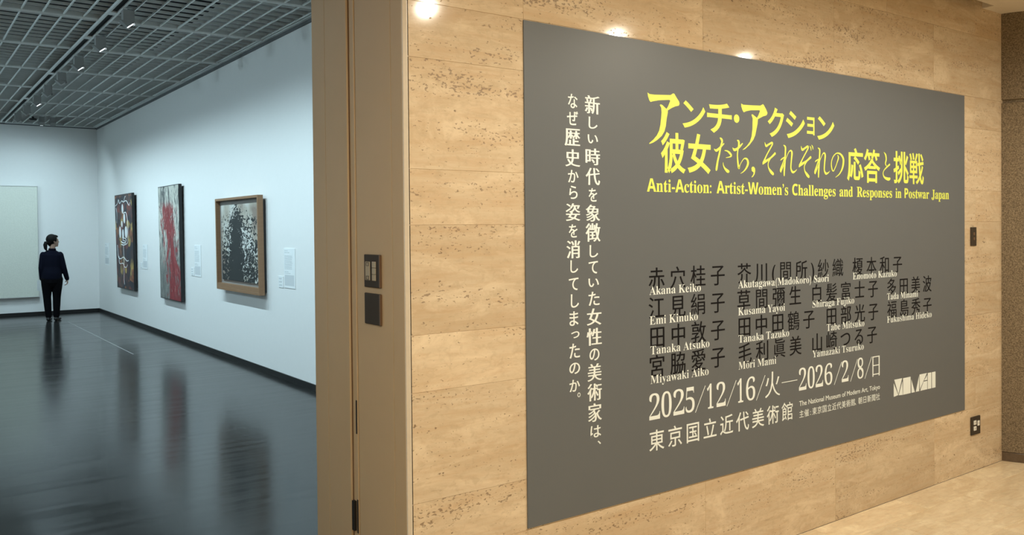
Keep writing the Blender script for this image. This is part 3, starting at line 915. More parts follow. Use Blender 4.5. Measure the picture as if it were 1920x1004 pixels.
# ---------------------------------------------------------------- corridor downlights (recessed in the ceiling)
DOWN = [(-1.90, -1.95, 0.68), (-0.35, -1.95, 0.66), (1.20, -1.95, 0.50), (2.75, -1.95, 0.92), (4.30, -1.88, 1.1), (5.75, -1.88, 0.42), (-2.2, -4.4, 0.55), (8.6, -4.5, 0.55), (7.4, -2.2, 0.35)]  # first added to light the jamb; rear pair unseen, placed clear of reflections
DLAB = ['at the left of the opening, added to light the jamb', 'before the middle of the opening', 'beside the opening', 'in front of the poster left half', 'in front of the poster centre', 'in front of the wall switch', 'behind the viewer, left, unseen and placed clear of wall reflections', 'behind the viewer, right, unseen and placed clear of wall reflections', 'beyond the column']
for (x, y, k), lb in zip(DOWN, DLAB):
    d = tag(empty('downlight', (x, y, 3.041)), 'recessed round downlight in the corridor ceiling ' + lb, 'ceiling light', 'corridor downlights')
    MB().lathe([(0.030, 0.0), (0.030, -0.004), (0.052, -0.004), (0.052, 0.0)], 0, 0, 32).build('trim_ring', m_track, d)
    MB().lathe([(0.0285, -0.002), (0.0285, 0.0)], 0, 0, 32).build('lens', m_warm_lens, d)
    L = bpy.data.lights.new('downlight_lamp', 'SPOT')
    L.energy = DOWNLIGHT_W * k
    L.color = WARM
    L.spot_size = math.radians(178)
    L.spot_blend = 0.48
    L.shadow_soft_size = 0.02
    lo = bpy.data.objects.new('downlight_lamp', L)
    COL.objects.link(lo)
    lo.parent = d
    lo.location = (0, 0, -0.03)

# ---------------------------------------------------------------- gallery lighting track and spotlights
track = tag(empty('lighting_track', (1.755, 0, 3.738)), 'long grey twin-rail lighting track under the louver ceiling', 'track')
for xr in (-0.040, 0.040):
    MB().box(xr - 0.010, xr + 0.010, 1.2, 15.9, -0.034, -0.005, 0.002).build('rail', m_track, track)
MB().box(-0.031, 0.031, 1.2, 15.9, -0.014, -0.004).build('channel', m_dark_void, track)
for y in (6.15, 7.4, 9.95, 12.5):
    MB().box(-0.030, 0.030, y - 0.06, y + 0.06, -0.030, -0.013, 0.003).build('track_joint', m_track, track)


def spotlight(loc, rz, label, watts, aim_down, lit=True, group='spotlights on the lighting track', cone=150):
    """box gear head over a wedge shaped lamp head; local +x is the throw direction"""
    s = tag(empty('spotlight', loc, rz), label, 'spotlight', group)
    MB().box(-0.055, -0.010, -0.035, 0.035, -0.048, -0.0325, 0.002).build('track_adapter', m_track, s)
    MB().box(-0.050, 0.050, -0.045, 0.045, -0.150, -0.046, 0.003).build('gear_box', m_fixture, s)
    MB().prism([(-0.078, -0.148), (0.050, -0.151), (0.045, -0.162), (-0.012, -0.206)], 'y', -0.044, 0.044, 0.002).build('lamp_head', m_fixture, s)
    MB().prism([(0.040, -0.1675), (0.0435, -0.1715), (0.000, -0.2052), (-0.003, -0.2010)], 'y', -0.022, 0.022).build('lens', m_lens if lit else m_track, s)
    MB().prism([(0.046, -0.150), (0.052, -0.150), (0.060, -0.176), (0.055, -0.178)], 'y', -0.044, 0.044).build('barn_door', m_fixture, s)
    L = bpy.data.lights.new('spot_lamp', 'SPOT')
    L.energy = watts
    L.color = COOL
    L.spot_size = math.radians(cone)
    L.spot_blend = 1.0
    L.shadow_soft_size = 0.015
    lo = bpy.data.objects.new('spot_lamp', L)
    COL.objects.link(lo)
    lo.parent = s
    lo.location = (0.058, 0, -0.225)
    lo.rotation_euler = (0, -(math.pi / 2 - math.radians(aim_down)), 0)
    return s


ORD = ['nearest', 'second nearest', 'third nearest', 'fourth nearest', 'fifth nearest', 'sixth nearest', 'seventh nearest', 'farthest']
for i, y in enumerate((5.86, 7.16, 8.44, 9.68, 10.86, 11.95, 13.15, 14.30)):
    spotlight((1.83, y, 3.735), 0, 'grey box spotlight on the lighting track, %s of the visible row of eight' % ORD[i], SPOT_W * (0.45 if i == 7 else 1.0), 82, lit=i in (0, 1, 2, 5))
for i, y in enumerate((2.10, 3.35, 4.60)):
    spotlight((1.83, y, 3.735), 0, 'grey box spotlight on the near stretch of lighting track, %s the opening' % ['closest to', 'second from', 'third from'][i], SPOT_W, 82)
for x, y, lb in ((2.22, 14.55, 'left of the pair by the back wall'), (2.40, 14.55, 'right of the pair by the back wall')):
    spotlight((x, y, 3.735), math.pi / 2, 'grey box spotlight hung on the louver ceiling, ' + lb, BACK_SPOT_W * 0.9, 60, cone=135, lit=x < 2.3, group='spotlights by the back wall')
for i, x in enumerate((-4.0, -2.6, -1.2, 0.1, 1.2)):
    spotlight((x, 14.2, 3.735), math.pi / 2, 'grey box spotlight over the pale canvas, lamp %d counted from the left wall' % (i + 1), BACK_SPOT_W, 50, cone=135, group='spotlights by the back wall')
for i, y in enumerate((3.0, 5.5, 8.0, 10.5, 13.0)):  # unseen spots added to raise the ambient light of the gallery
    spotlight((-4.4, y, 3.735), math.pi, 'unseen grey box spotlight added for ambient light, facing the left gallery wall, number %d from the opening' % (i + 1), SPOT_W * 1.7, 62, group='added ambient spotlights facing the left gallery wall')
for i, y in enumerate((2.6, 4.6, 6.6, 8.6, 10.6, 12.6)):  # unseen row added to fill the right wall evenly up to its top
    spotlight((-1.3, y, 3.735), 0, 'unseen grey box spotlight added to even out the right wall, mid gallery ceiling, number %d from the opening' % (i + 1), SPOT_W * 0.55, 32, cone=125, group='added fill spotlights in the middle of the gallery')
dm = tag(empty('ceiling_sensor', (2.14, 15.0, 3.735)), 'small dark round sensor hanging from the louver beside the back spotlights', 'sensor')
MB().lathe([(0.02, 0.0), (0.02, -0.03), (0.062, -0.035), (0.062, -0.062), (0.045, -0.075)], 0, 0, 24).build('housing', m_black_frame, dm)

# ---------------------------------------------------------------- pictures on the right wall
def patches_material():
    t = NT('dark_patch_painting')
    v = t.objco((1, 1.6, 2.3))
    vo = t.n('ShaderNodeTexVoronoi'); t.l(v, vo.inputs['Vector']); vo.inputs['Scale'].default_value = 3.4
    sp = t.n('ShaderNodeSeparateColor'); t.l(vo.outputs['Color'], sp.inputs[0])
    c = t.ramp(sp.outputs[0], [(0.0, (0.010, 0.014, 0.030)), (0.30, (0.045, 0.020, 0.020)), (0.44, (0.20, 0.040, 0.030)), (0.60, (0.07, 0.03, 0.035)), (0.70, (0.36, 0.13, 0.045)), (0.82, (0.13, 0.06, 0.045)), (0.90, (0.50, 0.34, 0.10))], 'CONSTANT')
    nz = t.noise(t.objco(), 7, 4)
    c = t.mix(t.ramp(nz, [(0.40, 0.0), (0.60, 0.80)]), c, (0.016, 0.010, 0.020))
    t.set(c, 0.5)
    return t.m


def streak_material():
    t = NT('red_streak_painting')
    u = t.n('ShaderNodeTexCoord').outputs['Object']
    sx = t.n('ShaderNodeSeparateXYZ'); t.l(u, sx.inputs[0])
    st = t.noise(t.objco((1, 3.4, 1.0)), 2.6, 7, 0.66, 1.6)
    st2 = t.noise(t.objco((1, 9.0, 1.6), loc=(4, 2, 2)), 3.0, 6, 0.7, 0.8)
    c = t.ramp(st, [(0.34, (0.02, 0.025, 0.03)), (0.45, (0.20, 0.21, 0.20)), (0.53, (0.62, 0.62, 0.55)), (0.64, (0.50, 0.50, 0.46)), (0.72, (0.10, 0.11, 0.12))])
    low = t.ramp(t.math('MULTIPLY', t.math('ADD', sx.outputs[2], st), 0.5), [(0.52, 1.0), (0.72, 0.0)])
    c = t.mix(t.math('MULTIPLY', low, 0.72), c, (0.075, 0.085, 0.085))
    # red mass: drifts from the left at the top to the right at the bottom
    nl = t.noise(t.objco((1, 2.2, 1.3), loc=(7, 1, 5)), 2.6, 4, 0.6, 0.8)
    ctr = t.math('MULTIPLY_ADD', sx.outputs[2], 0.30, -0.33)
    d = t.math('ABSOLUTE', t.math('SUBTRACT', sx.outputs[1], ctr))
    red = t.math('ADD', t.math('SUBTRACT', 0.80, d), t.math('ADD', t.math('MULTIPLY', t.math('SUBTRACT', nl, 0.5), 1.5), t.math('MULTIPLY', t.math('SUBTRACT', st2, 0.5), 1.1)))
    red = t.ramp(red, [(0.48, 0.0), (0.54, 1.0)])
    top = t.ramp(t.math('MULTIPLY', t.math('ADD', sx.outputs[2], t.math('MULTIPLY', st2, 0.45)), 0.31), [(0.50, 1.0), (0.53, 0.0)])
    red = t.math('MULTIPLY', red, top)
    c = t.mix(red, c, t.ramp(st2, [(0.35, (0.10, 0.010, 0.014)), (0.55, (0.30, 0.020, 0.030)), (0.68, (0.36, 0.10, 0.09))]))
    fleck = t.noise(t.objco((1, 2.0, 1.1), loc=(9, 4, 2)), 8.0, 5, 0.7, 2.0)
    c = t.mix(t.ramp(fleck, [(0.60, 0.0), (0.66, 0.85)]), c, (0.02, 0.022, 0.028))
    pale = t.noise(t.objco((1, 2.4, 0.9), loc=(2, 9, 6)), 6.0, 5, 0.7, 1.6)
    c = t.mix(t.ramp(pale, [(0.60, 0.0), (0.66, 0.75)]), c, (0.62, 0.60, 0.52))
    t.set(c, 0.45)
    return t.m


def splatter_material():
    t = NT('black_splatter_painting')
    u = t.n('ShaderNodeTexCoord').outputs['Object']
    sx = t.n('ShaderNodeSeparateXYZ'); t.l(u, sx.inputs[0])
    n1 = t.noise(t.objco((1, 0.85, 1.6)), 10, 3, 0.55, 1.9)
    n2 = t.noise(t.objco(), 2.2, 3, 0.5)
    n3 = t.noise(t.objco((1, 1, 1), loc=(3, 3, 3)), 30, 3)
    bgc = t.ramp(n2, [(0.40, (0.62, 0.63, 0.60)), (0.52, (0.42, 0.39, 0.33)), (0.64, (0.26, 0.21, 0.175))])
    d1 = t.math('ABSOLUTE', t.math('SUBTRACT', sx.outputs[1], t.math('MULTIPLY_ADD', sx.outputs[2], -0.10, 0.16)))
    core = t.math('SUBTRACT', 0.19, d1)
    low = t.math('MULTIPLY', t.math('SUBTRACT', 0.42, sx.outputs[2]), 0.20)
    up = t.math('MULTIPLY_ADD', t.math('MAXIMUM', t.math('SUBTRACT', sx.outputs[2], 0.86), 0.0), 1.5, -0.13)
    dens = t.math('ADD', t.math('MULTIPLY', t.math('MAXIMUM', core, -0.09), 1.0), t.math('MAXIMUM', low, -0.06))
    dens = t.math('SUBTRACT', dens, up)
    ink = t.math('ADD', t.math('ADD', n1, dens), t.math('MULTIPLY', t.math('SUBTRACT', n3, 0.5), 0.25))
    ink = t.ramp(ink, [(0.475, 0.0), (0.51, 1.0)])
    c = t.mix(ink, bgc, (0.018, 0.022, 0.023))
    t.set(c, 0.5)
    return t.m


m_patches, m_streak, m_splatter = patches_material(), streak_material(), splatter_material()


def wall_picture(name, label, y0, y1, z0, z1, front, tilt):
    o = tag(empty(name, (GX, (y0 + y1) / 2, z0)), label, 'painting')
    o.rotation_euler = (0, -tilt, 0)
    return o, (y1 - y0) / 2, z1 - z0


# dark patchwork painting with white line work
p1, hw, hh = wall_picture('painting', 'tall dark painting with white ovals and looping white lines, by the back corner', 12.86, 14.22, 0.595, 2.285, 0, 0.014)
MB().box(-0.060, -0.018, -hw, hw, 0, hh, 0.002).build('frame', m_black_frame, p1)
MB().box(-0.0615, -0.0600, -hw + 0.018, hw - 0.018, 0.018, hh - 0.018).build('canvas', m_patches, p1)
MB().box(-0.0185, -0.0005, -hw + 0.06, hw - 0.06, 0.05, hh - 0.05).build('backing', m_black_frame, p1)
ov = MB()
for (u, v, a, b) in ((0.46, 0.845, 0.072, 0.085), (0.55, 0.745, 0.075, 0.090), (0.40, 0.685, 0.060, 0.060), (0.28, 0.60, 0.085, 0.105), (0.45, 0.575, 0.070, 0.095), (0.63, 0.60, 0.105, 0.105)):
    ov.ball((-0.0618, hw - u * 2 * hw, v * hh), (0.003, a, b), 20)
ov.build('white_oval', m_paper, p1)
m_ochre = plain('ochre_paint', (0.50, 0.36, 0.10), 0.5)
MB().ball((-0.0618, hw - 0.56 * 2 * hw, 0.20 * hh), (0.003, 0.065, 0.055), 18).build('ochre_oval', m_ochre, p1)
ln = MB()


def brush(pts, r=0.010):
    P = []
    for i in range(len(pts) - 1):
        a, b = pts[i], pts[i + 1]
        pm = pts[max(i - 1, 0)]; pn = pts[min(i + 2, len(pts) - 1)]
        for k in range(5):
            t = k / 5
            q = []
            for c in (0, 1):
                q.append(0.5 * (2 * a[c] + (b[c] - pm[c]) * t + (2 * pm[c] - 5 * a[c] + 4 * b[c] - pn[c]) * t * t + (3 * a[c] - pm[c] - 3 * b[c] + pn[c]) * t ** 3))
            P.append(q)
    P.append(pts[-1])
    ln.tube([(-0.0622, hw - u * 2 * hw, v * hh) for u, v in P], [(0.004, r * 0.72)] * len(P), 8, (1, 0, 0))


brush([(0.04, 0.885), (0.16, 0.905), (0.24, 0.945), (0.30, 0.905), (0.44, 0.930), (0.54, 0.915), (0.62, 0.965), (0.66, 1.0 - 0.03)], 0.012)
brush([(0.54, 0.915), (0.70, 0.925), (0.84, 0.875), (0.90, 0.90)], 0.012)
brush([(0.08, 0.86), (0.12, 0.80), (0.10, 0.70)], 0.006)
brush([(0.52, 0.80), (0.66, 0.80), (0.74, 0.70), (0.74, 0.56), (0.70, 0.49), (0.50, 0.465), (0.33, 0.47)], 0.013)
brush([(0.33, 0.50), (0.45, 0.485), (0.60, 0.49)], 0.016)
brush([(0.40, 0.545), (0.60, 0.53), (0.62, 0.505), (0.42, 0.515)], 0.009)
brush([(0.10, 0.46), (0.13, 0.34), (0.26, 0.315), (0.45, 0.335), (0.62, 0.30), (0.72, 0.305)], 0.012)
brush([(0.18, 0.34), (0.20, 0.265), (0.40, 0.270), (0.48, 0.235), (0.60, 0.235), (0.66, 0.26)], 0.011)
brush([(0.46, 0.46), (0.47, 0.30), (0.44, 0.12), (0.46, 0.05)], 0.006)
ln.build('white_line', m_paper, p1)

# red and grey streaked painting
p2, hw, hh = wall_picture('painting', 'tall abstract painting of red and grey streaks, middle of the three on the right wall', 9.96, 11.12, 0.592, 2.300, 0, 0.010)
MB().box(-0.060, -0.016, -hw, hw, 0, hh, 0.002).build('frame', m_black_frame, p2)
MB().box(-0.0625, -0.0598, -hw + 0.012, hw - 0.012, 0.012, hh - 0.012).build('canvas', m_streak, p2)
MB().box(-0.0165, -0.0005, -hw + 0.05, hw - 0.05, 0.05, hh - 0.05).build('backing', m_black_frame, p2)

# black splatter in a deep oak box frame
p3, hw, hh = wall_picture('painting', 'black splattered painting in a deep light wood box frame, nearest the opening', 6.66, 8.20, 0.885, 2.020, 0, 0.008)
fr = 0.030
for nm, b in (('frame_side', (-0.094, -0.030, -hw, -hw + fr, 0, hh)), ('frame_side', (-0.094, -0.030, hw - fr, hw, 0, hh)), ('frame_rail', (-0.094, -0.030, -hw + fr, hw - fr, hh - fr, hh)), ('frame_rail', (-0.094, -0.030, -hw + fr, hw - fr, 0, fr))):
    MB().box(*b, 0.002).build(nm, m_wood, p3)
MB().box(-0.040, -0.028, -hw + fr, hw - fr, fr, hh - fr).build('mount', m_mat, p3)
MB().box(-0.058, -0.040, -hw + fr + 0.10, hw - fr - 0.10, 0.125, hh - 0.085, 0.002).build('canvas', m_splatter, p3)
MB().box(-0.092, -0.040, -hw + fr, hw - fr, fr, fr + 0.050).build('inner_ledge', m_wood, p3)
MB().box(-0.030, -0.0005, -hw + 0.02, hw - 0.03, 0.03, hh - 0.06).build('backing', m_black_frame, p3)

# large pale canvas on the back wall
p4 = tag(empty('painting', (1.10, GY, 0.356)), 'large pale off-white canvas in a thin light frame on the back wall', 'painting')
m_pale = NT('pale_canvas')
_n = m_pale.noise(m_pale.objco(), 45, 4, 0.7)
m_pale.set(m_pale.mix(_n, (0.60, 0.62, 0.55), (0.78, 0.80, 0.72)), 0.8)
m_pale.bump(_n, 0.5, 0.004)
m_paleframe = plain('pale_frame', (0.62, 0.62, 0.60), 0.5)
W2, H2 = 1.246, 2.168
MB().box(-W2 + 0.014, W2 - 0.014, -0.072, -0.022, 0.014, H2 - 0.014, 0.003).build('canvas', m_pale.m, p4)
for nm, b in (('frame_side', (-W2, -W2 + 0.012, -0.080, -0.015, 0, H2)), ('frame_side', (W2 - 0.012, W2, -0.080, -0.015, 0, H2)), ('frame_rail', (-W2 + 0.012, W2 - 0.012, -0.080, -0.015, H2 - 0.012, H2)), ('frame_rail', (-W2 + 0.012, W2 - 0.012, -0.080, -0.015, 0, 0.012))):
    MB().box(*b, 0.001).build(nm, m_paleframe, p4)
MB().box(-W2 + 0.06, W2 - 0.06, -0.021, -0.0005, 0.06, H2 - 0.06).build('backing', m_paleframe, p4)

# ---------------------------------------------------------------- wall labels
def wall_label(y0, y1, z0, z1, label, big):
    o = tag(empty('wall_label', (GX, (y0 + y1) / 2, z0)), label, 'label', 'captions beside the paintings')
    hw_, hh_ = (y1 - y0) / 2, z1 - z0
    MB().box(-0.006, -0.0005, -hw_, hw_, 0, hh_, 0.001).build('card', m_paper, o)
    t = MB()
    rr = random.Random(int(y0 * 100))
    if big:
        rows = [(0.93, 0.35), (0.885, 0.5)] + [(0.80 - 0.036 * i, 0.84 - 0.1 * rr.random()) for i in range(10)] + [(0.405, 0.4), (0.365, 0.6)]
        for v, wd in rows:
            # broken strokes standing for unreadably small type
            a = hw_ * 0.86
            end = a - wd * 1.72 * hw_
            while a > end:
                b = max(end, a - (0.012 + 0.03 * rr.random()))
                t.box(-0.0066, -0.0058, b, a, hh_ * v, hh_ * v + 0.0045); a = b - 0.006
        t.build('text_lines', m_print, o)
        MB().box(-0.0066, -0.0058, -hw_ * 0.82, hw_ * 0.86, hh_ * 0.06, hh_ * 0.33).build('tint_block', m_print_block, o)
    else:
        for v in (0.80, 0.72, 0.52, 0.44, 0.22, 0.14):
            a = hw_ * 0.8
            end = -hw_ * (0.1 + 0.5 * rr.random())
            while a > end:
                b = max(end, a - (0.008 + 0.014 * rr.random()))
                t.box(-0.0066, -0.0058, b, a, hh_ * v, hh_ * v + 0.005); a = b - 0.005
        t.build('text_lines', m_print, o)


wall_label(5.832, 6.139, 1.000, 1.425, 'tall white text panel right of the wood framed splatter painting', True)
wall_label(6.170, 6.304, 0.995, 1.120, 'small white caption card right of the wood framed splatter painting', False)
wall_label(9.172, 9.475, 0.988, 1.423, 'tall white text panel right of the red streaked painting', True)
wall_label(9.500, 9.645, 0.990, 1.106, 'small white caption card right of the red streaked painting', False)
wall_label(12.16, 12.47, 0.992, 1.400, 'tall white text panel right of the dark painting with white ovals', True)
wall_label(12.51, 12.65, 0.988, 1.090, 'small white caption card right of the dark painting with white ovals', False)
wall_label(15.20, 15.58, 0.966, 1.399, 'pale text panel left of the dark painting, by the back corner', True)

tp = MB().box(2.558, 2.568, 9.27, 14.36, 0.0003, 0.0012).build('floor_tape', m_tape)
tag(tp, 'thin pale line of tape on the dark gallery floor in front of the paintings', 'tape')

# ---------------------------------------------------------------- the visitor
m_skin = plain('skin', (0.42, 0.27, 0.20), 0.55, grain=0.03)
m_jacket = plain('navy_cloth', (0.004, 0.005, 0.012), 0.95, grain=0.1, spec=0.1)
m_trouser = plain('black_cloth', (0.003, 0.003, 0.004), 0.95, grain=0.1, spec=0.1)
m_shoe = plain('black_leather', (0.008, 0.008, 0.008), 0.45)
m_hair = NT('black_hair')
m_hair.set(m_hair.mix(m_hair.noise(m_hair.objco((30, 30, 3)), 6, 3), (0.002, 0.002, 0.0025), (0.009, 0.008, 0.007)), 0.7)
m_hair.b.inputs['Specular IOR Level'].default_value = 0.15
m_hair = m_hair.m
m_collar = plain('white_shirt', (0.6, 0.62, 0.62), 0.7)
m_eye = plain('eye', (0.02, 0.015, 0.012), 0.2)

PR = math.radians(-7.7)
person = tag(empty('person', (2.372, 14.78, 0), PR), 'woman with a ponytail, navy jacket and black trousers standing by the pale canvas', 'person')
# joints in the visitor's own frame: +x to the viewer's right, +y away from the viewer
HD = Vector((0.026, 0.0, 1.462))                 # head centre, turned to the right
face = Vector((0.94, 0.34, -0.04)).normalized()
side = Vector((0, 0, 1)).cross(face).normalized()
SHL, SHR = Vector((-0.132, 0.0, 1.212)), Vector((0.142, 0.005, 1.208))
ELL, ELR = Vector((-0.164, -0.015, 0.965)), Vector((0.196, 0.0, 0.965))
WRL, WRR = Vector((-0.160, 0.035, 0.770)), Vector((0.248, 0.045, 0.760))
HPL, HPR = Vector((-0.082, 0.0, 0.790)), Vector((0.088, 0.0, 0.790))
KNL, KNR = Vector((-0.080, 0.012, 0.430)), Vector((0.076, 0.012, 0.430))
ANL, ANR = Vector((-0.060, -0.01, 0.075)), Vector((0.066, -0.01, 0.075))

bd = MB()
bd.tube([(0.0, 0, 0.74), (0.002, 0, 0.85), (0.004, 0.005, 0.98), (0.006, 0.005, 1.10), (0.008, 0, 1.21), (0.010, -0.005, 1.275)], [(0.140, 0.100), (0.150, 0.105), (0.118, 0.088), (0.135, 0.095), (0.142, 0.088), (0.075, 0.060)], 24, (1, 0, 0))
bd.tube([(0.010, -0.01, 1.25), (0.016, -0.004, 1.32), (0.022, 0.0, 1.40)], [0.052, 0.047, 0.050], 16)
for a, b, c in ((SHL, ELL, WRL), (SHR, ELR, WRR)):
    bd.tube([a, a.lerp(b, 0.4), b, b.lerp(c, 0.35), c], [0.050, 0.044, 0.034, 0.036, 0.024], 14)
for a, b, c in ((HPL, KNL, ANL), (HPR, KNR, ANR)):
    bd.tube([a, a.lerp(b, 0.4), b, b.lerp(c, 0.35), c, c + Vector((0.0, 0, -0.035))], [0.085, 0.075, 0.052, 0.052, 0.034, 0.036], 16)
    bd.tube([c + Vector((0.0, -0.02, -0.045)), c + Vector((0.02, 0.10, -0.052))], [0.030, 0.024], 12)
# head: skull, jaw, brow, nose, lips, chin, ears
bd.ball(HD + Vector((0, 0, 0.018)) - face * 0.012, (0.082, 0.082, 0.092), 24)
bd.tube([HD + face * 0.030 + Vector((0, 0, 0.03)), HD + face * 0.040 + Vector((0, 0, -0.035)), HD + face * 0.046 + Vector((0, 0, -0.082))], [(0.062, 0.052), (0.055, 0.047), (0.034, 0.030)], 18, side)
bd.ball(HD + face * 0.076 + Vector((0, 0, -0.088)), 0.018, 14)
bd.tube([HD + face * 0.082 + Vector((0, 0, 0.012)), HD + face * 0.100 + Vector((0, 0, -0.022))], [0.009, 0.0125], 10)
for dz, r in ((-0.050, 0.0095), (-0.060, 0.0095)):
    bd.tube([HD + face * 0.084 + side * -0.020 + Vector((0, 0, dz)), HD + face * 0.092 + Vector((0, 0, dz)), HD + face * 0.084 + side * 0.020 + Vector((0, 0, dz))], [0.005, r, 0.005], 10)
bd.tube([HD + face * 0.076 + side * -0.040 + Vector((0, 0, 0.022)), HD + face * 0.088 + Vector((0, 0, 0.020)), HD + face * 0.076 + side * 0.040 + Vector((0, 0, 0.022))], [0.008, 0.009, 0.008], 10)
for sg in (-1, 1):
    bd.tube([HD + side * sg * 0.080 - face * 0.006 + Vector((0, 0, 0.020)), HD + side * sg * 0.083 - face * 0.012 + Vector((0, 0, 0.0)), HD + side * sg * 0.078 + Vector((0, 0, -0.030))], [(0.007, 0.016), (0.006, 0.016), (0.006, 0.010)], 10, side)


def hand(wr, dirn, palm_n, thumb_side, curl):
    """palm plus five fingers; dirn down the hand, palm_n out of the palm, thumb_side towards the thumb"""
    d = Vector(dirn).normalized()
    s_ = Vector(thumb_side); s_ = (s_ - d * s_.dot(d)).normalized()
    n_ = Vector(palm_n); n_ = (n_ - d * n_.dot(d) - s_ * n_.dot(s_)).normalized()
    bd.tube([wr - d * 0.02, wr + d * 0.015, wr + d * 0.055, wr + d * 0.080], [(0.020, 0.017), (0.026, 0.015), (0.035, 0.013), (0.036, 0.011)], 14, s_)
    for k, (off, ln_) in enumerate(((0.028, 0.066), (0.0095, 0.074), (-0.0095, 0.069), (-0.027, 0.054))):
        p = wr + d * 0.080 + s_ * off
        pts = [p]
        ang = 0.15
        for seg, fr_ in enumerate((0.45, 0.32, 0.23)):
            ang += curl * (0.9 + 0.12 * k)
            v_ = d * math.cos(ang) + n_ * math.sin(ang)
            p = p + v_ * ln_ * fr_
            pts.append(p)
        bd.tube(pts, [0.0088, 0.0082, 0.0075, 0.0065], 10)
    b0 = wr + d * 0.022 + s_ * 0.026 + n_ * 0.004
    bd.tube([b0, b0 + (d * 0.6 + s_ * 0.62 + n_ * 0.3) * 0.034, b0 + (d * 0.88 + s_ * 0.42 + n_ * 0.55) * 0.062], [0.0115, 0.0098, 0.0078], 10)


hand(WRR, (0.10, 0.22, -0.96), (-1, 0.1, 0), (0.05, 1, 0.2), 0.42)
hand(WRL, (-0.02, 0.25, -0.96), (1, 0.1, 0), (0.0, 1, 0.2), 0.50)
body = remesh(bd.build('body', m_skin, person), 0.0055, 3)
for sg in (-1, 1):
    MB().ball(HD + face * 0.078 + side * sg * 0.030 + Vector((0, 0, 0.006)), (0.008, 0.008, 0.006), 12).build('eye', m_eye, person, smooth=True)

hr = MB()
hr.ball(HD + Vector((0, 0, 0.026)) - face * 0.020, (0.094, 0.094, 0.098), 28)
hr.tube([HD - face * 0.045 + Vector((0, 0, 0.00)), HD - face * 0.060 + Vector((0, 0, -0.045)), HD - face * 0.052 + Vector((0, 0, -0.072))], [(0.080, 0.060), (0.066, 0.048), (0.040, 0.030)], 18, side)
hr.ball(HD + face * 0.030 + Vector((0, 0, 0.072)), (0.060, 0.060, 0.040), 18)
hair = hr.build('hair', m_hair, person)
# cut the front of the hair away from the face
_hb = bmesh.new(); _hb.from_mesh(hair.data); _hb.to_mesh(hair.data); _hb.free()
remesh(hair, 0.006, 4)
for v in hair.data.vertices:
    q = v.co - HD
    fx = q.dot(face)
    if fx > 0.046 and q.z < 0.062: v.co -= face * (fx - 0.046) * 0.9
    if fx > 0.005 and q.z < -0.015: v.co -= face * (fx - 0.005) * 0.9
PT = HD - face * 0.110 + Vector((0, 0, -0.028))
tail = MB()
tail.tube([HD - face * 0.085 + Vector((0, 0, -0.020)), PT + Vector((-0.006, 0, -0.004)), PT + Vector((-0.018, -0.01, -0.050)), PT + Vector((-0.014, -0.01, -0.110)), PT + Vector((0.004, -0.005, -0.160))], [0.018, 0.030, 0.034, 0.027, 0.008], 16)
tail.build('ponytail', m_hair, person, smooth=True)
MB().tube([HD - face * 0.094 + Vector((0, 0, -0.024)), HD - face * 0.102 + Vector((0, 0, -0.027))], [0.022, 0.022], 14).build('hair_tie', m_black_frame, person, smooth=True)

jk = MB()
jk.tube([(0.0, 0, 0.775), (0.002, 0, 0.86), (0.003, 0.004, 0.98), (0.005, 0.004, 1.10), (0.008, 0, 1.205), (0.010, -0.004, 1.262), (0.012, -0.006, 1.292)], [(0.168, 0.120), (0.166, 0.122), (0.150, 0.108), (0.158, 0.110), (0.156, 0.100), (0.112, 0.078), (0.062, 0.056)], 28, (1, 0, 0))
for a, b, c in ((SHL, ELL, WRL), (SHR, ELR, WRR)):
    jk.tube([a + Vector((0, 0, 0.0)), a.lerp(b, 0.4), b, b.lerp(c, 0.4), c + (c - b).normalized() * 0.0], [0.054, 0.054, 0.048, 0.045, 0.038], 16)
jacket = remesh(jk.build('jacket', m_jacket, person), 0.007, 5)
cl = MB()
cl.lathe([(0.064, 1.286), (0.060, 1.322), (0.054, 1.324), (0.054, 1.286)], 0.014, -0.004, 28)
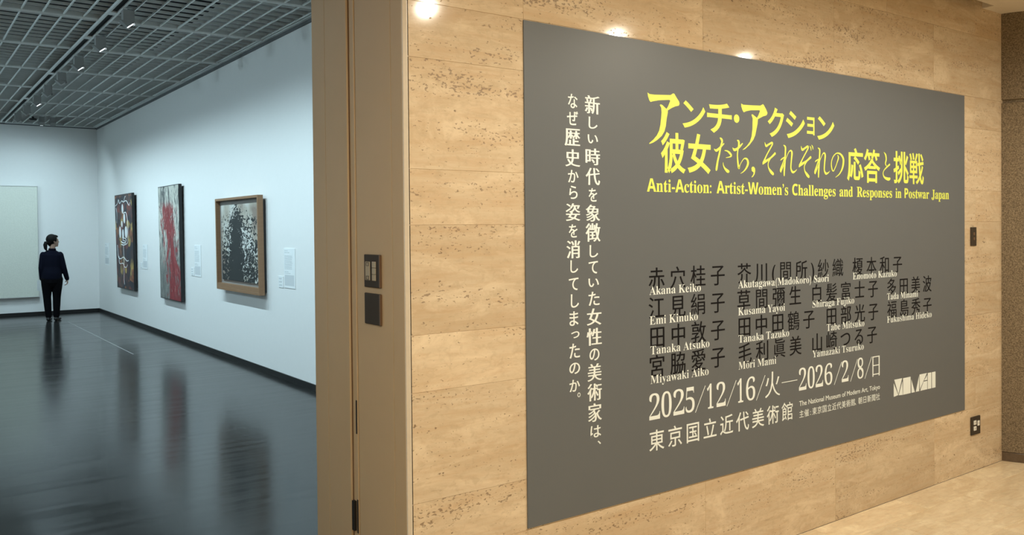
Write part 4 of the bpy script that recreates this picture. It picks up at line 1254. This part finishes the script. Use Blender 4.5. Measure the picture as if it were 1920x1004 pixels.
cl.build('collar', m_jacket, person, smooth=True)
tz = MB()
tz.tube([(0.0, 0, 0.70), (0.002, 0, 0.80), (0.003, 0, 0.90)], [(0.158, 0.112), (0.160, 0.114), (0.140, 0.104)], 24, (1, 0, 0))
for a, b, c in ((HPL, KNL, ANL), (HPR, KNR, ANR)):
    tz.tube([a + Vector((0, 0, -0.02)), a.lerp(b, 0.35), a.lerp(b, 0.7), b, b.lerp(c, 0.4), b.lerp(c, 0.8), c + Vector((0, 0, 0.008))], [0.096, 0.090, 0.076, 0.066, 0.062, 0.054, 0.050], 18)
trousers = remesh(tz.build('trousers', m_trouser, person), 0.007, 4)
for a, sgn in ((ANL, -1), (ANR, 1)):
    sh = MB()
    dirf = Vector((0.34, 0.94, 0)) if sgn > 0 else Vector((0.18, 0.98, 0))
    h0 = Vector((a.x, a.y, 0)) - dirf * 0.045
    sh.tube([h0 + Vector((0, 0, 0.036)), h0 + dirf * 0.06 + Vector((0, 0, 0.036)), h0 + dirf * 0.14 + Vector((0, 0, 0.030)), h0 + dirf * 0.205 + Vector((0, 0, 0.024))], [(0.034, 0.034), (0.037, 0.034), (0.042, 0.028), (0.032, 0.022)], 18, (dirf.y, -dirf.x, 0))
    sh.tube([Vector((a.x, a.y, 0.03)), Vector((a.x, a.y, 0.085))], [0.038, 0.040], 16)
    shoe = remesh(sh.build('shoe', m_shoe, person), 0.006, 3)
    for v in shoe.data.vertices:
        v.co.z = max(v.co.z, 0.0)

# pale folder held down at the left side
fo = tag(empty('paper_folder', (0, 0, 0)), 'pale paper folder hanging from the left hand of the woman', 'folder')
fo.matrix_world = Matrix.Translation((2.372, 14.78, 0)) @ Matrix.Rotation(PR, 4, 'Z') @ Matrix.Translation((-0.208, 0.085, 0.55)) @ Matrix.Rotation(math.radians(14), 4, 'Z')
MB().box(-0.004, 0.0, -0.085, 0.11, 0.0, 0.195, 0.001).build('cover', m_paper, fo)
MB().box(0.0004, 0.0035, -0.082, 0.107, 0.003, 0.192).build('sheets', m_socket, fo)
